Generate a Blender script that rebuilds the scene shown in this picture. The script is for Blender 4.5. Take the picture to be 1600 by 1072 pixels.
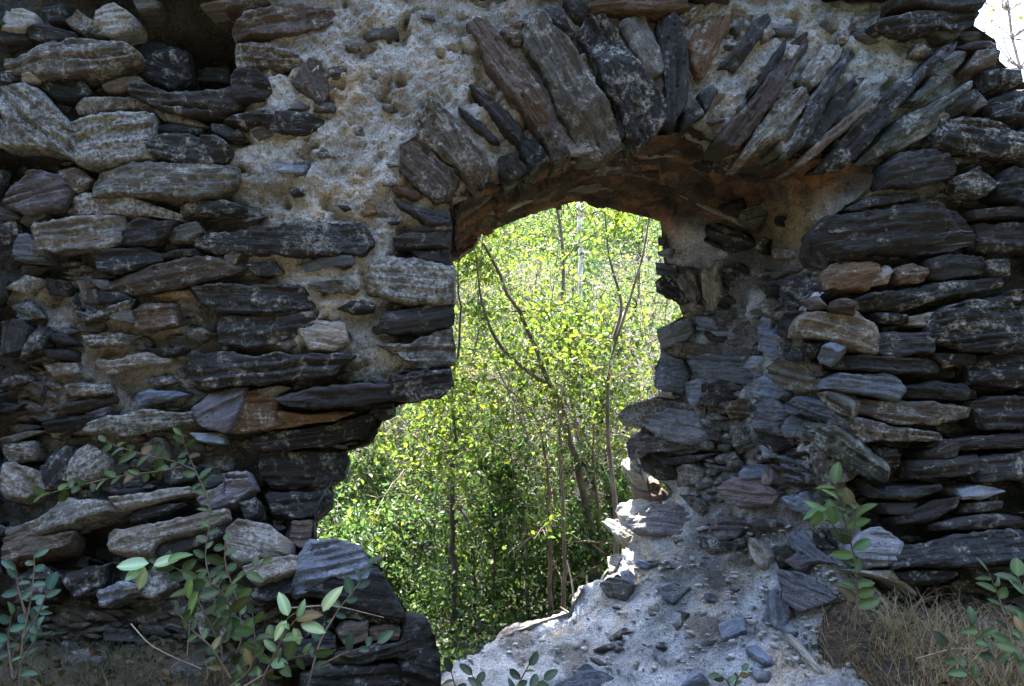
import bpy, math, random
import numpy as np
from mathutils import Vector, Matrix

for o in list(bpy.data.objects):
    bpy.data.objects.remove(o, do_unlink=True)
scene = bpy.context.scene
COL = scene.collection
random.seed(7)
RNG = np.random.default_rng(11)

# ------------------------------------------------------------------ camera
F = 1600 * 24 / 36.0          # focal length in photo pixels
PX, PY = 690.0, 620.0         # principal point (level camera with lens shift)
D = 2.67                      # metres from the camera to the wall face
CAM = np.array([0.0, -D, 0.0])
cam_d = bpy.data.cameras.new('camera')
cam = bpy.data.objects.new('camera', cam_d)
COL.objects.link(cam)
cam.location = (0, -D, 0)
cam.rotation_euler = (math.pi / 2, 0, 0)
cam_d.lens = 24; cam_d.sensor_width = 36
cam_d.shift_x = (800 - PX) / 1600
cam_d.shift_y = (PY - 536) / 1600
cam_d.clip_start = 0.02; cam_d.clip_end = 400
scene.camera = cam

# ------------------------------------------------------------------ sky and sun
SUN_AZ, SUN_EL = math.radians(-14), math.radians(69)   # azimuth (positive to the right) from straight behind the wall
sv = Vector((math.sin(SUN_AZ) * math.cos(SUN_EL), math.cos(SUN_AZ) * math.cos(SUN_EL), math.sin(SUN_EL)))
world = bpy.data.worlds.new('World'); scene.world = world
world.use_nodes = True
wn = world.node_tree.nodes; wl = world.node_tree.links
bg = wn['Background']
sky = wn.new('ShaderNodeTexSky'); sky.sky_type = 'NISHITA'; sky.sun_disc = False
sky.sun_elevation = SUN_EL; sky.sun_rotation = SUN_AZ
sky.air_density = 1.0; sky.dust_density = 2.5; sky.ozone_density = 1.0
wl.new(sky.outputs['Color'], bg.inputs['Color'])
bg.inputs['Strength'].default_value = 0.15
sun_d = bpy.data.lights.new('sun', 'SUN'); sun_d.energy = 5.0; sun_d.angle = math.radians(0.53)
sun_d.color = (1.0, 0.93, 0.82)
sun = bpy.data.objects.new('sun', sun_d); COL.objects.link(sun)
sun.rotation_euler = sv.to_track_quat('Z', 'Y').to_euler()
scene.render.engine = 'CYCLES'
scene.cycles.max_bounces = 6; scene.cycles.diffuse_bounces = 4
scene.view_settings.view_transform = 'Standard'
scene.view_settings.look = 'None'
scene.view_settings.gamma = 1.0
scene.view_settings.exposure = 3.25
scene.view_settings.use_white_balance = True
scene.view_settings.white_balance_temperature = 6200

# ------------------------------------------------------------------ maths helpers
def _hash(ix, iy, iz, seed):
    h = (ix * 374761393 + iy * 668265263 + iz * 2147483647 + seed * 974634777) & 0xFFFFFFFF
    h = ((h ^ (h >> 13)) * 1274126177) & 0xFFFFFFFF
    h = ((h ^ (h >> 16)) * 2246822519) & 0xFFFFFFFF
    return ((h ^ (h >> 15)) & 0xFFFFFF) / float(0xFFFFFF) * 2 - 1

def vnoise(x, y, z=0.0, seed=0):
    x, y, z = np.broadcast_arrays(np.asarray(x, float), np.asarray(y, float), np.asarray(z, float))
    xi, yi, zi = np.floor(x).astype(np.int64), np.floor(y).astype(np.int64), np.floor(z).astype(np.int64)
    fx, fy, fz = x - xi, y - yi, z - zi
    fx = fx * fx * (3 - 2 * fx); fy = fy * fy * (3 - 2 * fy); fz = fz * fz * (3 - 2 * fz)
    r = 0
    for dx in (0, 1):
        wx = fx if dx else 1 - fx
        for dy in (0, 1):
            wy = fy if dy else 1 - fy
            for dz in (0, 1):
                wz = fz if dz else 1 - fz
                r = r + wx * wy * wz * _hash(xi + dx, yi + dy, zi + dz, seed)
    return r

def fbm(x, y, z=0.0, seed=0, octv=4, gain=0.5):
    a, s, t = 1.0, 0.0, 0.0
    x = np.asarray(x, float); y = np.asarray(y, float); z = np.asarray(z, float)
    for k in range(octv):
        s = s + a * vnoise(x, y, z, seed + k * 17); t += a
        a *= gain; x = x * 2.03; y = y * 2.03; z = z * 2.03
    return s / t

def sstep(a, b, x):
    t = np.clip((np.asarray(x, float) - a) / (b - a), 0, 1)
    return t * t * (3 - 2 * t)

def unproj(px, py, depth):
    px = np.asarray(px, float); py = np.asarray(py, float); depth = np.asarray(depth, float)
    return np.stack(np.broadcast_arrays((px - PX) / F * depth, depth - D, (PY - py) / F * depth), -1)

def at(px, py, depth):
    return Vector([float(v) for v in unproj(px, py, depth)])

def nrm(v):
    return v / (np.linalg.norm(v, axis=-1, keepdims=True) + 1e-12)

# ------------------------------------------------------------------ object helpers
def make_mesh(name, verts, faces, mat, smooth=True, col=None, mats=None):
    me = bpy.data.meshes.new(name)
    verts = np.asarray(verts, dtype=np.float32)
    if isinstance(faces, np.ndarray):
        n, k = faces.shape
        me.vertices.add(len(verts)); me.vertices.foreach_set('co', verts.ravel())
        me.loops.add(n * k); me.loops.foreach_set('vertex_index', faces.astype(np.int32).ravel())
        me.polygons.add(n)
        me.polygons.foreach_set('loop_start', np.arange(0, n * k, k, dtype=np.int32))
        me.update(calc_edges=True); me.validate()
    else:
        me.from_pydata([tuple(map(float, v)) for v in verts], [], faces)
        me.update()
    if smooth:
        me.polygons.foreach_set('use_smooth', np.ones(len(me.polygons), dtype=bool))
    if col is not None:
        a = me.color_attributes.new('tint', 'FLOAT_COLOR', 'POINT')
        a.data.foreach_set('color', np.asarray(col, dtype=np.float32).ravel())
    me.materials.append(mat)
    return me

def link(name, me, parent=None, loc=None):
    o = bpy.data.objects.new(name, me); COL.objects.link(o)
    if loc is not None: o.location = loc
    if parent is not None: o.parent = parent
    return o

def tag(o, label=None, cat=None, group=None, kind=None):
    if label: o['label'] = label
    if cat: o['category'] = cat
    if group: o['group'] = group
    if kind: o['kind'] = kind
    return o

def thing(name, label, cat, loc=(0, 0, 0), group=None):
    o = link(name, None, None, loc)
    o.empty_display_size = 0.1
    return tag(o, label, cat, group)

# ------------------------------------------------------------------ materials
class NT:
    def __init__(s, name):
        s.m = bpy.data.materials.new(name); s.m.use_nodes = True
        s.n = s.m.node_tree.nodes; s.l = s.m.node_tree.links
        s.b = s.n['Principled BSDF']; s.out = s.n['Material Output']
    def node(s, t, **kw):
        nd = s.n.new(t)
        for k, v in kw.items(): setattr(nd, k, v)
        return nd
    def put(s, sock, v):
        if hasattr(v, 'is_output'): s.l.new(v, sock)
        elif isinstance(v, (tuple, list)): sock.default_value = tuple(v) if len(v) != 3 or sock.type == 'VECTOR' else (*v, 1)
        else: sock.default_value = v
    def math(s, op, a, b=0.0, c=0.0, clamp=False):
        nd = s.node('ShaderNodeMath', operation=op); nd.use_clamp = clamp
        s.put(nd.inputs[0], a); s.put(nd.inputs[1], b); s.put(nd.inputs[2], c); return nd.outputs[0]
    def mix(s, f, a, b, mode='MIX'):
        nd = s.node('ShaderNodeMix', data_type='RGBA', blend_type=mode)
        s.put(nd.inputs[0], f); s.put(nd.inputs[6], a); s.put(nd.inputs[7], b); return nd.outputs[2]
    def noise(s, vec, scale, detail=4, rough=0.55, dist=0.0, out='Fac'):
        nd = s.node('ShaderNodeTexNoise'); s.l.new(vec, nd.inputs['Vector'])
        nd.inputs['Scale'].default_value = scale; nd.inputs['Detail'].default_value = detail
        nd.inputs['Roughness'].default_value = rough; nd.inputs['Distortion'].default_value = dist
        return nd.outputs[out]
    def voro(s, vec, scale, feature='F1', out='Distance'):
        nd = s.node('ShaderNodeTexVoronoi', feature=feature); s.l.new(vec, nd.inputs['Vector'])
        nd.inputs['Scale'].default_value = scale; return nd.outputs[out]
    def ramp(s, fac, lo, hi, a=0.0, b=1.0):
        nd = s.node('ShaderNodeMapRange'); s.put(nd.inputs[0], fac)
        nd.inputs[1].default_value = lo; nd.inputs[2].default_value = hi
        nd.inputs[3].default_value = a; nd.inputs[4].default_value = b; return nd.outputs[0]
    def mapping(s, vec, scale=(1, 1, 1), loc=None):
        nd = s.node('ShaderNodeMapping'); s.l.new(vec, nd.inputs['Vector']); nd.inputs['Scale'].default_value = scale
        if loc is not None: s.put(nd.inputs['Location'], loc)
        return nd.outputs[0]
    def bump(s, h, strength, dist, normal=None):
        nd = s.node('ShaderNodeBump'); s.put(nd.inputs['Height'], h)
        nd.inputs['Strength'].default_value = strength; nd.inputs['Distance'].default_value = dist
        if normal is not None: s.l.new(normal, nd.inputs['Normal'])
        return nd.outputs[0]

def mat_stone():
    t = NT('schist_stone')
    oi = t.node('ShaderNodeObjectInfo'); tc = t.node('ShaderNodeTexCoord').outputs['Object']
    off = t.node('ShaderNodeVectorMath', operation='SCALE')
    cmb = t.node('ShaderNodeCombineXYZ'); r = oi.outputs['Random']
    t.put(cmb.inputs[0], t.math('MULTIPLY', r, 91.7)); t.put(cmb.inputs[1], t.math('MULTIPLY', r, 37.3)); t.put(cmb.inputs[2], t.math('MULTIPLY', r, 173.1))
    va = t.node('ShaderNodeVectorMath', operation='ADD'); t.l.new(tc, va.inputs[0]); t.l.new(cmb.outputs[0], va.inputs[1])
    v = va.outputs[0]
    bed = t.mapping(v, (5, 26, 34)); fine = t.mapping(v, (14, 60, 120))
    n_bed = t.noise(bed, 1.0, 5, 0.6, 0.6); n_fine = t.noise(fine, 1.0, 3, 0.6, 0.3)
    n_big = t.noise(v, 7.0, 4, 0.6); n_grain = t.noise(v, 210.0, 2, 0.6)
    base = oi.outputs['Color']
    k = t.math('ADD', t.ramp(n_bed, 0.25, 0.75, 0.6, 1.4), t.ramp(n_fine, 0.3, 0.7, -0.28, 0.28))
    k = t.math('MULTIPLY', k, t.ramp(n_grain, 0.3, 0.7, 0.75, 1.25))
    g = t.node('ShaderNodeCombineColor')
    for i in range(3): t.put(g.inputs[i], k)
    c = t.mix(1.0, base, g.outputs[0], 'MULTIPLY')
    # warm iron stain patches
    st = t.ramp(t.noise(v, 4.5, 4, 0.65, 0.8), 0.58, 0.74, 0.0, 0.35)
    c = t.mix(st, c, t.mix(1.0, c, (1.75, 1.15, 0.72), 'MULTIPLY'))
    # pale lichen crust, amount carried by the object's own alpha
    lm = t.math('ADD', t.noise(v, 16, 6, 0.72, 0.4), t.math('MULTIPLY', oi.outputs['Alpha'], 0.28))
    lm = t.ramp(lm, 0.63, 0.75, 0.0, 0.85)
    lm = t.math('MULTIPLY', lm, t.ramp(t.noise(v, 75, 4, 0.65), 0.42, 0.58, 0.05, 1.0))
    c = t.mix(lm, c, (0.36, 0.36, 0.335))
    sm = t.math('MULTIPLY', t.ramp(t.noise(v, 8.5, 6, 0.75, 0.2), 0.60, 0.68, 0.0, 0.75), t.ramp(t.noise(v, 95, 4, 0.6), 0.35, 0.6, 0.2, 1.0))
    c = t.mix(sm, c, (0.30, 0.29, 0.265))
    # thin quartz veins along the bedding
    vw = t.noise(t.mapping(v, (2.2, 8, 19)), 1.0, 2, 0.5, 0.4)
    vn = t.ramp(t.math('ABSOLUTE', t.math('SUBTRACT', vw, 0.5)), 0.0, 0.010, 0.4, 0.0)
    vn = t.math('MULTIPLY', vn, t.ramp(t.noise(v, 5, 2, 0.5), 0.56, 0.66, 0.0, 1.0))
    c = t.mix(vn, c, (0.5, 0.51, 0.5))
    t.l.new(c, t.b.inputs['Base Color'])
    t.put(t.b.inputs['Roughness'], t.ramp(n_bed, 0.3, 0.7, 0.62, 0.9))
    t.b.inputs['Specular IOR Level'].default_value = 0.28
    h = t.math('ADD', t.math('MULTIPLY', n_bed, 1.0), t.math('MULTIPLY', n_fine, 0.55))
    h = t.math('ADD', h, t.math('MULTIPLY', t.noise(v, 60, 5, 0.7), 0.6))
    nb = t.bump(h, 1.0, 0.018)
    nb = t.bump(n_grain, 0.6, 0.004, nb)
    t.l.new(nb, t.b.inputs['Normal'])
    return t.m

def mat_mortar():
    t = NT('lime_mortar')
    tc = t.node('ShaderNodeTexCoord').outputs['Object']
    at_ = t.node('ShaderNodeVertexColor', layer_name='tint').outputs['Color']
    g1 = t.noise(tc, 95, 5, 0.68); g2 = t.noise(tc, 230, 2, 0.6); g3 = t.noise(tc, 5.5, 5, 0.62)
    pb = t.voro(tc, 85); pc = t.voro(tc, 85, out='Color')
    sp = t.node('ShaderNodeSeparateColor'); t.l.new(pc, sp.inputs[0])
    peb = t.math('MULTIPLY', t.ramp(pb, 0.3, 0.42, 1.0, 0.0), t.ramp(sp.outputs[0], 0.62, 0.66, 0.0, 1.0))
    k = t.math('MULTIPLY', t.ramp(g1, 0.3, 0.7, 0.55, 1.35), t.ramp(g2, 0.3, 0.7, 0.82, 1.18))
    k = t.math('MULTIPLY', k, t.ramp(g3, 0.32, 0.68, 0.5, 1.4))
    g = t.node('ShaderNodeCombineColor')
    for i in range(3): t.put(g.inputs[i], k)
    c = t.mix(1.0, at_, g.outputs[0], 'MULTIPLY')
    pcol = t.mix(sp.outputs[1], (0.55, 0.53, 0.49), (0.12, 0.12, 0.125))
    c = t.mix(t.math('MULTIPLY', peb, 0.7), c, t.mix(0.5, pcol, at_, 'MULTIPLY'))
    c = t.mix(t.math('MULTIPLY', peb, 0.4), c, t.mix(1.0, t.mix(1.0, pcol, at_, 'MULTIPLY'), (2.6, 2.6, 2.6), 'MULTIPLY'))
    ds = t.ramp(t.noise(tc, 3.1, 6, 0.7, 0.5), 0.56, 0.72, 0.0, 0.6)     # grey algae and dirt
    c = t.mix(ds, c, t.mix(1.0, c, (0.40, 0.43, 0.42), 'MULTIPLY'))
    oc = t.ramp(t.noise(tc, 4.3, 4, 0.6, 0.3), 0.52, 0.68, 0.0, 0.75)
    c = t.mix(oc, c, t.mix(1.0, c, (1.25, 0.95, 0.62), 'MULTIPLY'))
    t.l.new(c, t.b.inputs['Base Color'])
    t.b.inputs['Roughness'].default_value = 0.95
    t.b.inputs['Specular IOR Level'].default_value = 0.2
    h = t.math('ADD', t.math('MULTIPLY', g1, 1.2), t.math('MULTIPLY', peb, 0.45))
    h = t.math('ADD', h, t.math('MULTIPLY', t.noise(tc, 32, 5, 0.65), 2.0))
    t.l.new(t.bump(h, 1.0, 0.020), t.b.inputs['Normal'])
    return t.m

def mat_leaf(name, trans=0.45, rough=0.42, spec=0.5):
    t = NT(name)
    vc = t.node('ShaderNodeVertexColor', layer_name='tint').outputs['Color']
    oi = t.node('ShaderNodeObjectInfo')
    c = t.mix(1.0, vc, oi.outputs['Color'], 'MULTIPLY')
    tc = t.node('ShaderNodeTexCoord').outputs['Object']
    c = t.mix(t.ramp(t.noise(tc, 60, 3, 0.6), 0.35, 0.7, 0, 0.4), c, t.mix(1.0, c, (0.6, 0.7, 0.6), 'MULTIPLY'))
    t.l.new(c, t.b.inputs['Base Color'])
    t.b.inputs['Roughness'].default_value = rough
    t.b.inputs['Specular IOR Level'].default_value = spec
    tr = t.node('ShaderNodeBsdfTranslucent')
    t.l.new(t.mix(1.0, c, (1.95, 1.82, 1.15), 'MULTIPLY'), tr.inputs['Color'])
    mx = t.node('ShaderNodeMixShader'); mx.inputs[0].default_value = trans
    t.l.new(t.b.outputs[0], mx.inputs[1]); t.l.new(tr.outputs[0], mx.inputs[2])
    t.l.new(mx.outputs[0], t.out.inputs['Surface'])
    return t.m

def mat_bark():
    t = NT('bark')
    oi = t.node('ShaderNodeObjectInfo'); tc = t.node('ShaderNodeTexCoord').outputs['Object']
    n1 = t.noise(t.mapping(tc, (30, 30, 9)), 1.0, 5, 0.6)
    n2 = t.noise(tc, 6, 4, 0.6)
    k = t.math('MULTIPLY', t.ramp(n1, 0.3, 0.7, 0.5, 1.4), t.ramp(n2, 0.3, 0.7, 0.6, 1.3))
    g = t.node('ShaderNodeCombineColor')
    for i in range(3): t.put(g.inputs[i], k)
    t.l.new(t.mix(1.0, oi.outputs['Color'], g.outputs[0], 'MULTIPLY'), t.b.inputs['Base Color'])
    t.b.inputs['Roughness'].default_value = 0.9
    t.l.new(t.bump(n1, 0.8, 0.01), t.b.inputs['Normal'])
    return t.m

def mat_soil():
    t = NT('leaf_mould_soil')
    tc = t.node('ShaderNodeTexCoord').outputs['Object']
    n1 = t.noise(tc, 14, 6, 0.7); n2 = t.noise(tc, 90, 4, 0.65); n3 = t.noise(tc, 1.5, 3, 0.6)
    c = t.mix(t.ramp(n1, 0.35, 0.65), (0.020, 0.015, 0.011), (0.065, 0.050, 0.034))
    c = t.mix(t.ramp(n2, 0.52, 0.7, 0, 0.7), c, (0.11, 0.085, 0.058))
    c = t.mix(t.ramp(n3, 0.5, 0.65, 0, 0.6), c, (0.05, 0.06, 0.02))
    t.l.new(c, t.b.inputs['Base Color']); t.b.inputs['Roughness'].default_value = 0.95
    h = t.math('ADD', n1, t.math('MULTIPLY', n2, 0.6))
    t.l.new(t.bump(h, 1.0, 0.02), t.b.inputs['Normal'])
    return t.m

M_STONE = mat_stone(); M_MORTAR = mat_mortar(); M_BARK = mat_bark(); M_SOIL = mat_soil()
M_TREE_LEAF = mat_leaf('tree_leaf', 0.5, 0.45, 0.35)
M_PLANT_LEAF = mat_leaf('plant_leaf', 0.28, 0.5, 0.3)
M_GRASS = mat_leaf('grass_blade', 0.3, 0.6, 0.3)
# ------------------------------------------------------------------ stones of the wall, outlined one by one
# each line: kind of rock, how far it stands proud (cm), corner points in the block's own measure
# blocks: (origin x, origin y, scale)
BLOCKS = [  # stones in the top-left hollow take the dark kind as painted shade
((0, 0, 2.978), """
L 3 0,20 60,25 150,60 155,100 90,125 0,125
G 3 300,80 360,50 440,90 420,125 380,140 310,105
L 4 440,40 520,10 605,70 600,130 520,165 425,150
D 2 120,128 180,108 330,138 345,160 250,182 130,170
D 1 0,130 118,142 128,178 0,200
G 6 0,240 60,235 120,215 300,172 540,188 620,240 520,300 400,320 250,345 120,320 0,300
D -6 570,190 700,180 850,230 860,330 780,400 650,335 560,290
D -34 760,60 900,70 905,200 800,210 740,140
D -36 940,140 1070,130 1070,300 960,290
D -18 880,310 1060,320 1060,380 880,375
L 3 100,355 150,330 190,360 180,385 100,382
D 2 190,400 260,360 380,380 415,430 400,450 260,455
B 2 480,400 540,360 640,350 655,370 600,398 560,430 490,420
D 4 590,400 660,375 780,430 1000,420 1080,400 1100,490 1000,520 880,530 780,510 700,480 620,440
G 3 360,500 400,462 600,452 690,480 680,498 560,500 370,530
V 5 0,400 100,390 180,430 240,510 320,570 330,640 336,735 250,690 150,665 0,680
V 6 326,572 420,530 560,508 690,515 700,545 680,715 560,730 400,738 345,730 335,640
D 2 710,580 790,570 930,592 920,620 720,610
D 5 680,655 780,612 1000,632 1060,690 1030,738 880,750 740,730 700,700
G 6 425,850 480,765 560,745 800,760 1060,750 1085,780 1075,840 980,890 880,900 620,890 430,895
P 6 15,920 80,840 155,785 260,800 315,870 260,950 150,975 110,985 30,950
B 3 272,800 350,780 425,835 350,890 312,858
V 4 245,960 300,910 430,905 580,910 700,950 800,980 806,1012 700,1000 500,990 350,1000
D 3 830,970 900,930 1030,925 1120,960 1100,980 930,990 840,1010
D 2 980,570 1050,580 1120,630 1060,645 980,610
D 3 0,965 60,980 90,1010 60,1020 0,1020
G 2 110,1000 190,985 220,1000 140,1040 100,1035
G 1 700,500 780,515 960,570 900,585 760,560
D 2 0,320 90,330 95,375 0,385
G 1 620,0 740,0 720,40 640,50
D 0 200,30 290,10 300,80 230,100
L 1 920,0 1180,0 1170,12 930,12
G 2 420,150 470,118 510,160 450,168
"""),
((350, 0, 2.978), """
R 3 40,130 110,42 250,32 470,25 500,60 490,115 340,158 140,150 60,170
B 3 50,220 70,197 250,207 355,270 330,300 130,300 60,310
D 5 30,350 60,322 150,327 205,370 215,415 180,450 60,460 40,420
B 2.4 310,385 340,320 390,272 440,290 465,360 475,430 445,480 400,450
D 4 10,560 60,532 200,510 330,520 400,525 450,545 420,590 340,605 220,600 170,562 110,580
N 2.6 170,770 230,755 310,770 380,770 360,805 230,800
D 2 0,612 70,602 80,630 30,650 0,640
D 2.2 305,890 340,875 370,900 310,908
D 2.2 530,955 580,958 592,975 560,982
R 3 790,880 850,870 910,890 920,920 880,920 800,892
D 4 785,915 850,950 980,985 1000,1020 920,1010 830,970
D 4 920,1045 1050,1022 1056,1072 900,1076
B 2 0,0 200,0 190,14 60,22 0,28
D 2 0,930 60,940 90,965 30,975 0,965
D 1.8 760,1030 815,1028 812,1042 765,1046
O 1.2 620,950 690,930 710,985 650,1000
L 2 215,520 260,500 270,520 230,530
G 1.6 600,600 640,590 650,625 610,630
"""),
((1050, 0, 2.909), """
O 2.5 85,180 160,80 260,65 265,120 210,230 150,340 120,310 95,250
D 3 230,290 300,210 370,100 440,55 450,100 390,190 300,300
G 2 285,110 330,70 340,90 310,150
G 3 705,80 740,45 765,80 755,130 725,125
D 5 940,100 1000,72 1250,42 1390,52 1370,90 1300,125 1100,130 960,120
D 6 1050,8 1200,-40 1450,-40 1400,32 1250,24
D 4 1320,190 1490,180 1480,210 1340,215
G 4 1360,300 1400,230 1480,218 1485,290 1400,305
D 5 1500,310 1580,310 1590,370 1510,385
D 4 1430,322 1494,308 1496,390 1440,400
D 5 1480,430 1600,395 1680,400 1680,520 1480,535 1450,470
D 6 1210,620 1250,530 1450,540 1600,600 1660,640 1600,700 1480,700 1300,662 1210,650
D 6 1000,740 1060,690 1250,680 1300,760 1280,810 1130,840 1000,850
D 3 1270,710 1400,712 1410,730 1300,742
D 5 1310,800 1400,760 1480,830 1430,890 1310,870
D 5 1490,840 1560,770 1680,770 1680,890 1500,890
D 4 820,940 920,890 1120,885 1130,905 950,930 840,955
G 3 1120,200 1190,220 1180,250 1100,240
D 4 1390,950 1580,930 1680,960 1600,985 1400,985
G 2 1180,120 1260,110 1300,160 1240,180
G 3 1300,440 1380,400 1440,470 1380,500
G 2 760,150 810,140 800,190 760,185
"""),
((0, 330, 2.8975), """
V 6 120,130 160,60 300,30 430,12 540,20 545,80 520,130 440,165 250,180 150,170
D 5 548,95 600,30 780,42 740,110 690,145 560,140
N 4 60,150 90,95 130,110 190,180 190,215 60,215
D 4 430,220 470,177 610,162 726,190 716,230 560,258 450,270
D 3 732,190 870,162 905,195 830,208 735,213
G 3 740,80 880,42 910,90 860,128 760,145
D 5 890,132 960,97 1200,62 1600,47 1650,130 1600,183 1150,188 960,188 905,160
B 5 480,310 600,272 800,222 1080,192 1090,240 1050,280 900,310 700,350 540,363 490,350
P 3 400,305 486,312 486,350 450,355
D 4 430,350 560,375 590,400 440,420
D 5 870,345 960,340 1200,335 1350,332 1400,430 1200,453 990,458 930,420
R 4 600,440 660,425 780,420 790,520 640,545 600,520
O 1 690,385 860,352 872,400 760,410
D 4 1000,480 1159,472 1420,455 1400,520 1280,590 1100,618 1000,600 990,540
D 4 340,440 400,470 590,395 580,430 460,480 360,500
G 3 495,462 590,452 606,508 500,490
V 3 370,562 480,547 620,562 560,600 400,615
L 3 415,660 480,672 640,642 760,662 750,690 640,700 480,735 430,700
D 3 640,602 690,617 820,620 800,650 660,655
D 6 830,680 900,652 1000,642 1300,652 1580,655 1500,710 1470,740 1159,778 900,793 860,760
D 7 0,500 70,490 110,530 88,620 0,650
D 5 95,655 120,560 150,510 205,540 170,630
D 2 210,552 290,547 340,600 250,600
D 2 185,622 330,632 340,670 220,660
G 4 255,810 320,777 470,790 490,826 360,838 270,840
D 4 220,905 290,872 490,842 490,870 380,898 280,920
P 3 375,918 480,887 470,930 380,950
V 5 330,990 500,922 700,907 856,912 856,960 700,998 560,1013 450,1000
N 4 600,840 660,812 780,817 830,830 720,860 630,880
P 4 866,900 930,820 1100,802 1080,900 1030,1000 900,960
O 3 1044,990 1104,820 1159,802 1250,822 1220,900 1290,955 1159,1000
D 3 0,872 90,880 60,910 0,910
D 4 180,960 290,942 480,932 330,1000 200,1010
G 3 0,1030 120,1000 180,1002 60,1050 0,1050
V 2 40,430 130,402 180,480 90,490
D 1 200,300 290,320 290,380 220,370
D 1 302,432 340,372 350,450
D 3 0,60 56,42 74,100 40,140 0,140
N 3 860,1005 1000,1000 1010,1050 900,1042
V 2 20,350 110,290 180,310 120,370
B 2 100,800 150,770 190,790 180,850
D 2 0,760 90,740 140,770 60,800 0,800
G 1 830,560 900,520 960,560 900,600
V 2 200,700 330,690 350,730 240,750
D 2 640,760 760,740 800,770 700,790
"""),
((350, 330, 2.8975), """
B 3 0,192 80,187 50,248 0,240
N 3 355,230 420,212 570,197 585,235 480,250 370,270
D 3 100,242 220,227 265,265 240,290 140,290
G 3 380,330 560,312 600,355 580,380 420,360
D 5 770,120 830,97 1020,87 1020,150 860,160 780,155
D 5 850,172 1015,172 1022,235 900,225
V 6 635,310 680,217 740,202 880,217 1025,243 1025,400 940,408 800,398 640,345
D 3 515,435 590,407 680,420 670,450 580,460
D 6 680,520 740,457 900,422 1030,432 1034,500 950,533 800,550 700,545
L 3 320,520 400,482 540,500 560,580 500,630 390,620
G 6 700,602 820,602 900,562 1022,542 1042,640 1032,690 900,708 780,640
D 13 764,742 1020,712 1034,790 980,838 850,858 764,850
D 12 230,850 300,830 420,792 600,780 758,792 756,850 650,878 400,888 280,878
L 2 150,805 240,792 300,800 220,840 160,835
O 3 20,990 100,910 350,915 560,912 480,950 240,980 100,1000
D 4 664,882 760,872 762,918 700,942 680,930
D 2 440,730 510,702 530,720 450,745
D 5 870,2 1020,2 1022,62 940,72 900,42
L 3 700,790 740,790 760,810 710,812
V 2 230,600 300,560 330,600 280,630
"""),
((400, 580, 3.573), """
D 1 0,362 150,342 400,312 640,240 655,300 600,360 480,400 400,420 200,448 0,440
D -4 30,475 300,452 480,460 504,500 470,600 400,640 100,668 40,600
D -4 60,690 200,672 412,650 404,720 320,800 230,820 100,800
B -3 200,835 318,830 310,920 260,980 190,960
D -12 -60,460 30,470 40,640 -40,660
"""),
((0, 650, 2.54), """
B 6 0,185 60,190 130,220 155,290 100,325 30,320 0,300
D 3 150,200 230,120 300,130 270,200 230,270 170,290
V 4 290,160 340,112 410,150 420,210 330,258 252,250
V 7 0,430 150,400 250,332 440,330 470,360 330,400 220,440 0,478
B 5 0,482 200,444 290,460 260,520 150,545 0,580
L 6 440,322 560,302 760,277 780,300 600,340 480,370
L 8 415,460 450,442 600,432 780,382 880,372 890,400 800,440 620,500 590,540 500,540 430,520
D 4 605,505 800,445 900,430 850,490 640,560
P 5 780,320 850,282 960,222 1000,280 940,330 850,360 800,350
N 4 370,690 480,652 560,680 480,730 400,760
G 5 770,790 850,777 950,830 900,870 800,880
D 3 240,640 340,602 430,582 400,660 300,720
D 2 480,372 560,362 720,345 640,390 520,420
D 3 10,640 150,600 230,640 200,720 40,740
V 3 520,640 640,600 690,660 600,720 540,700
D 2 640,190 780,200 760,250 650,270
G 3 0,110 130,100 140,165 30,180
G 2 560,110 640,100 660,170 590,190
"""),
((350, 650, 2.54), """
P 5 0,232 90,222 115,290 60,330 0,350
D 3 62,342 130,312 130,380 80,400
V 8 10,450 60,407 160,430 250,500 245,545 130,560 60,590 15,540
L 8 80,600 180,557 312,552 300,597 240,622 130,660 100,640
D 5 110,682 240,632 296,604 268,690 180,740 110,720
N 9 278,690 312,560 350,502 430,492 540,517 590,600 560,655 420,650 300,705
D 8 300,716 420,658 565,664 600,612 680,720 720,790 690,815 600,778 450,730
B 5 455,860 480,822 570,817 570,880 480,905
R 5 580,850 640,822 700,840 690,890 590,890
D 6 724,812 800,812 840,930 720,958 450,988 460,942 700,900
D 7 330,1042 480,1002 720,990 724,1072 640,1120 330,1110
D 7 700,965 850,938 866,1080 716,1080
D 4 600,775 710,790 740,815 650,822
D 4 440,742 600,785 700,832 580,816 450,792
D 4 300,740 430,745 440,850 320,870
D 5 180,900 440,880 440,980 200,1000
"""),
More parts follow.
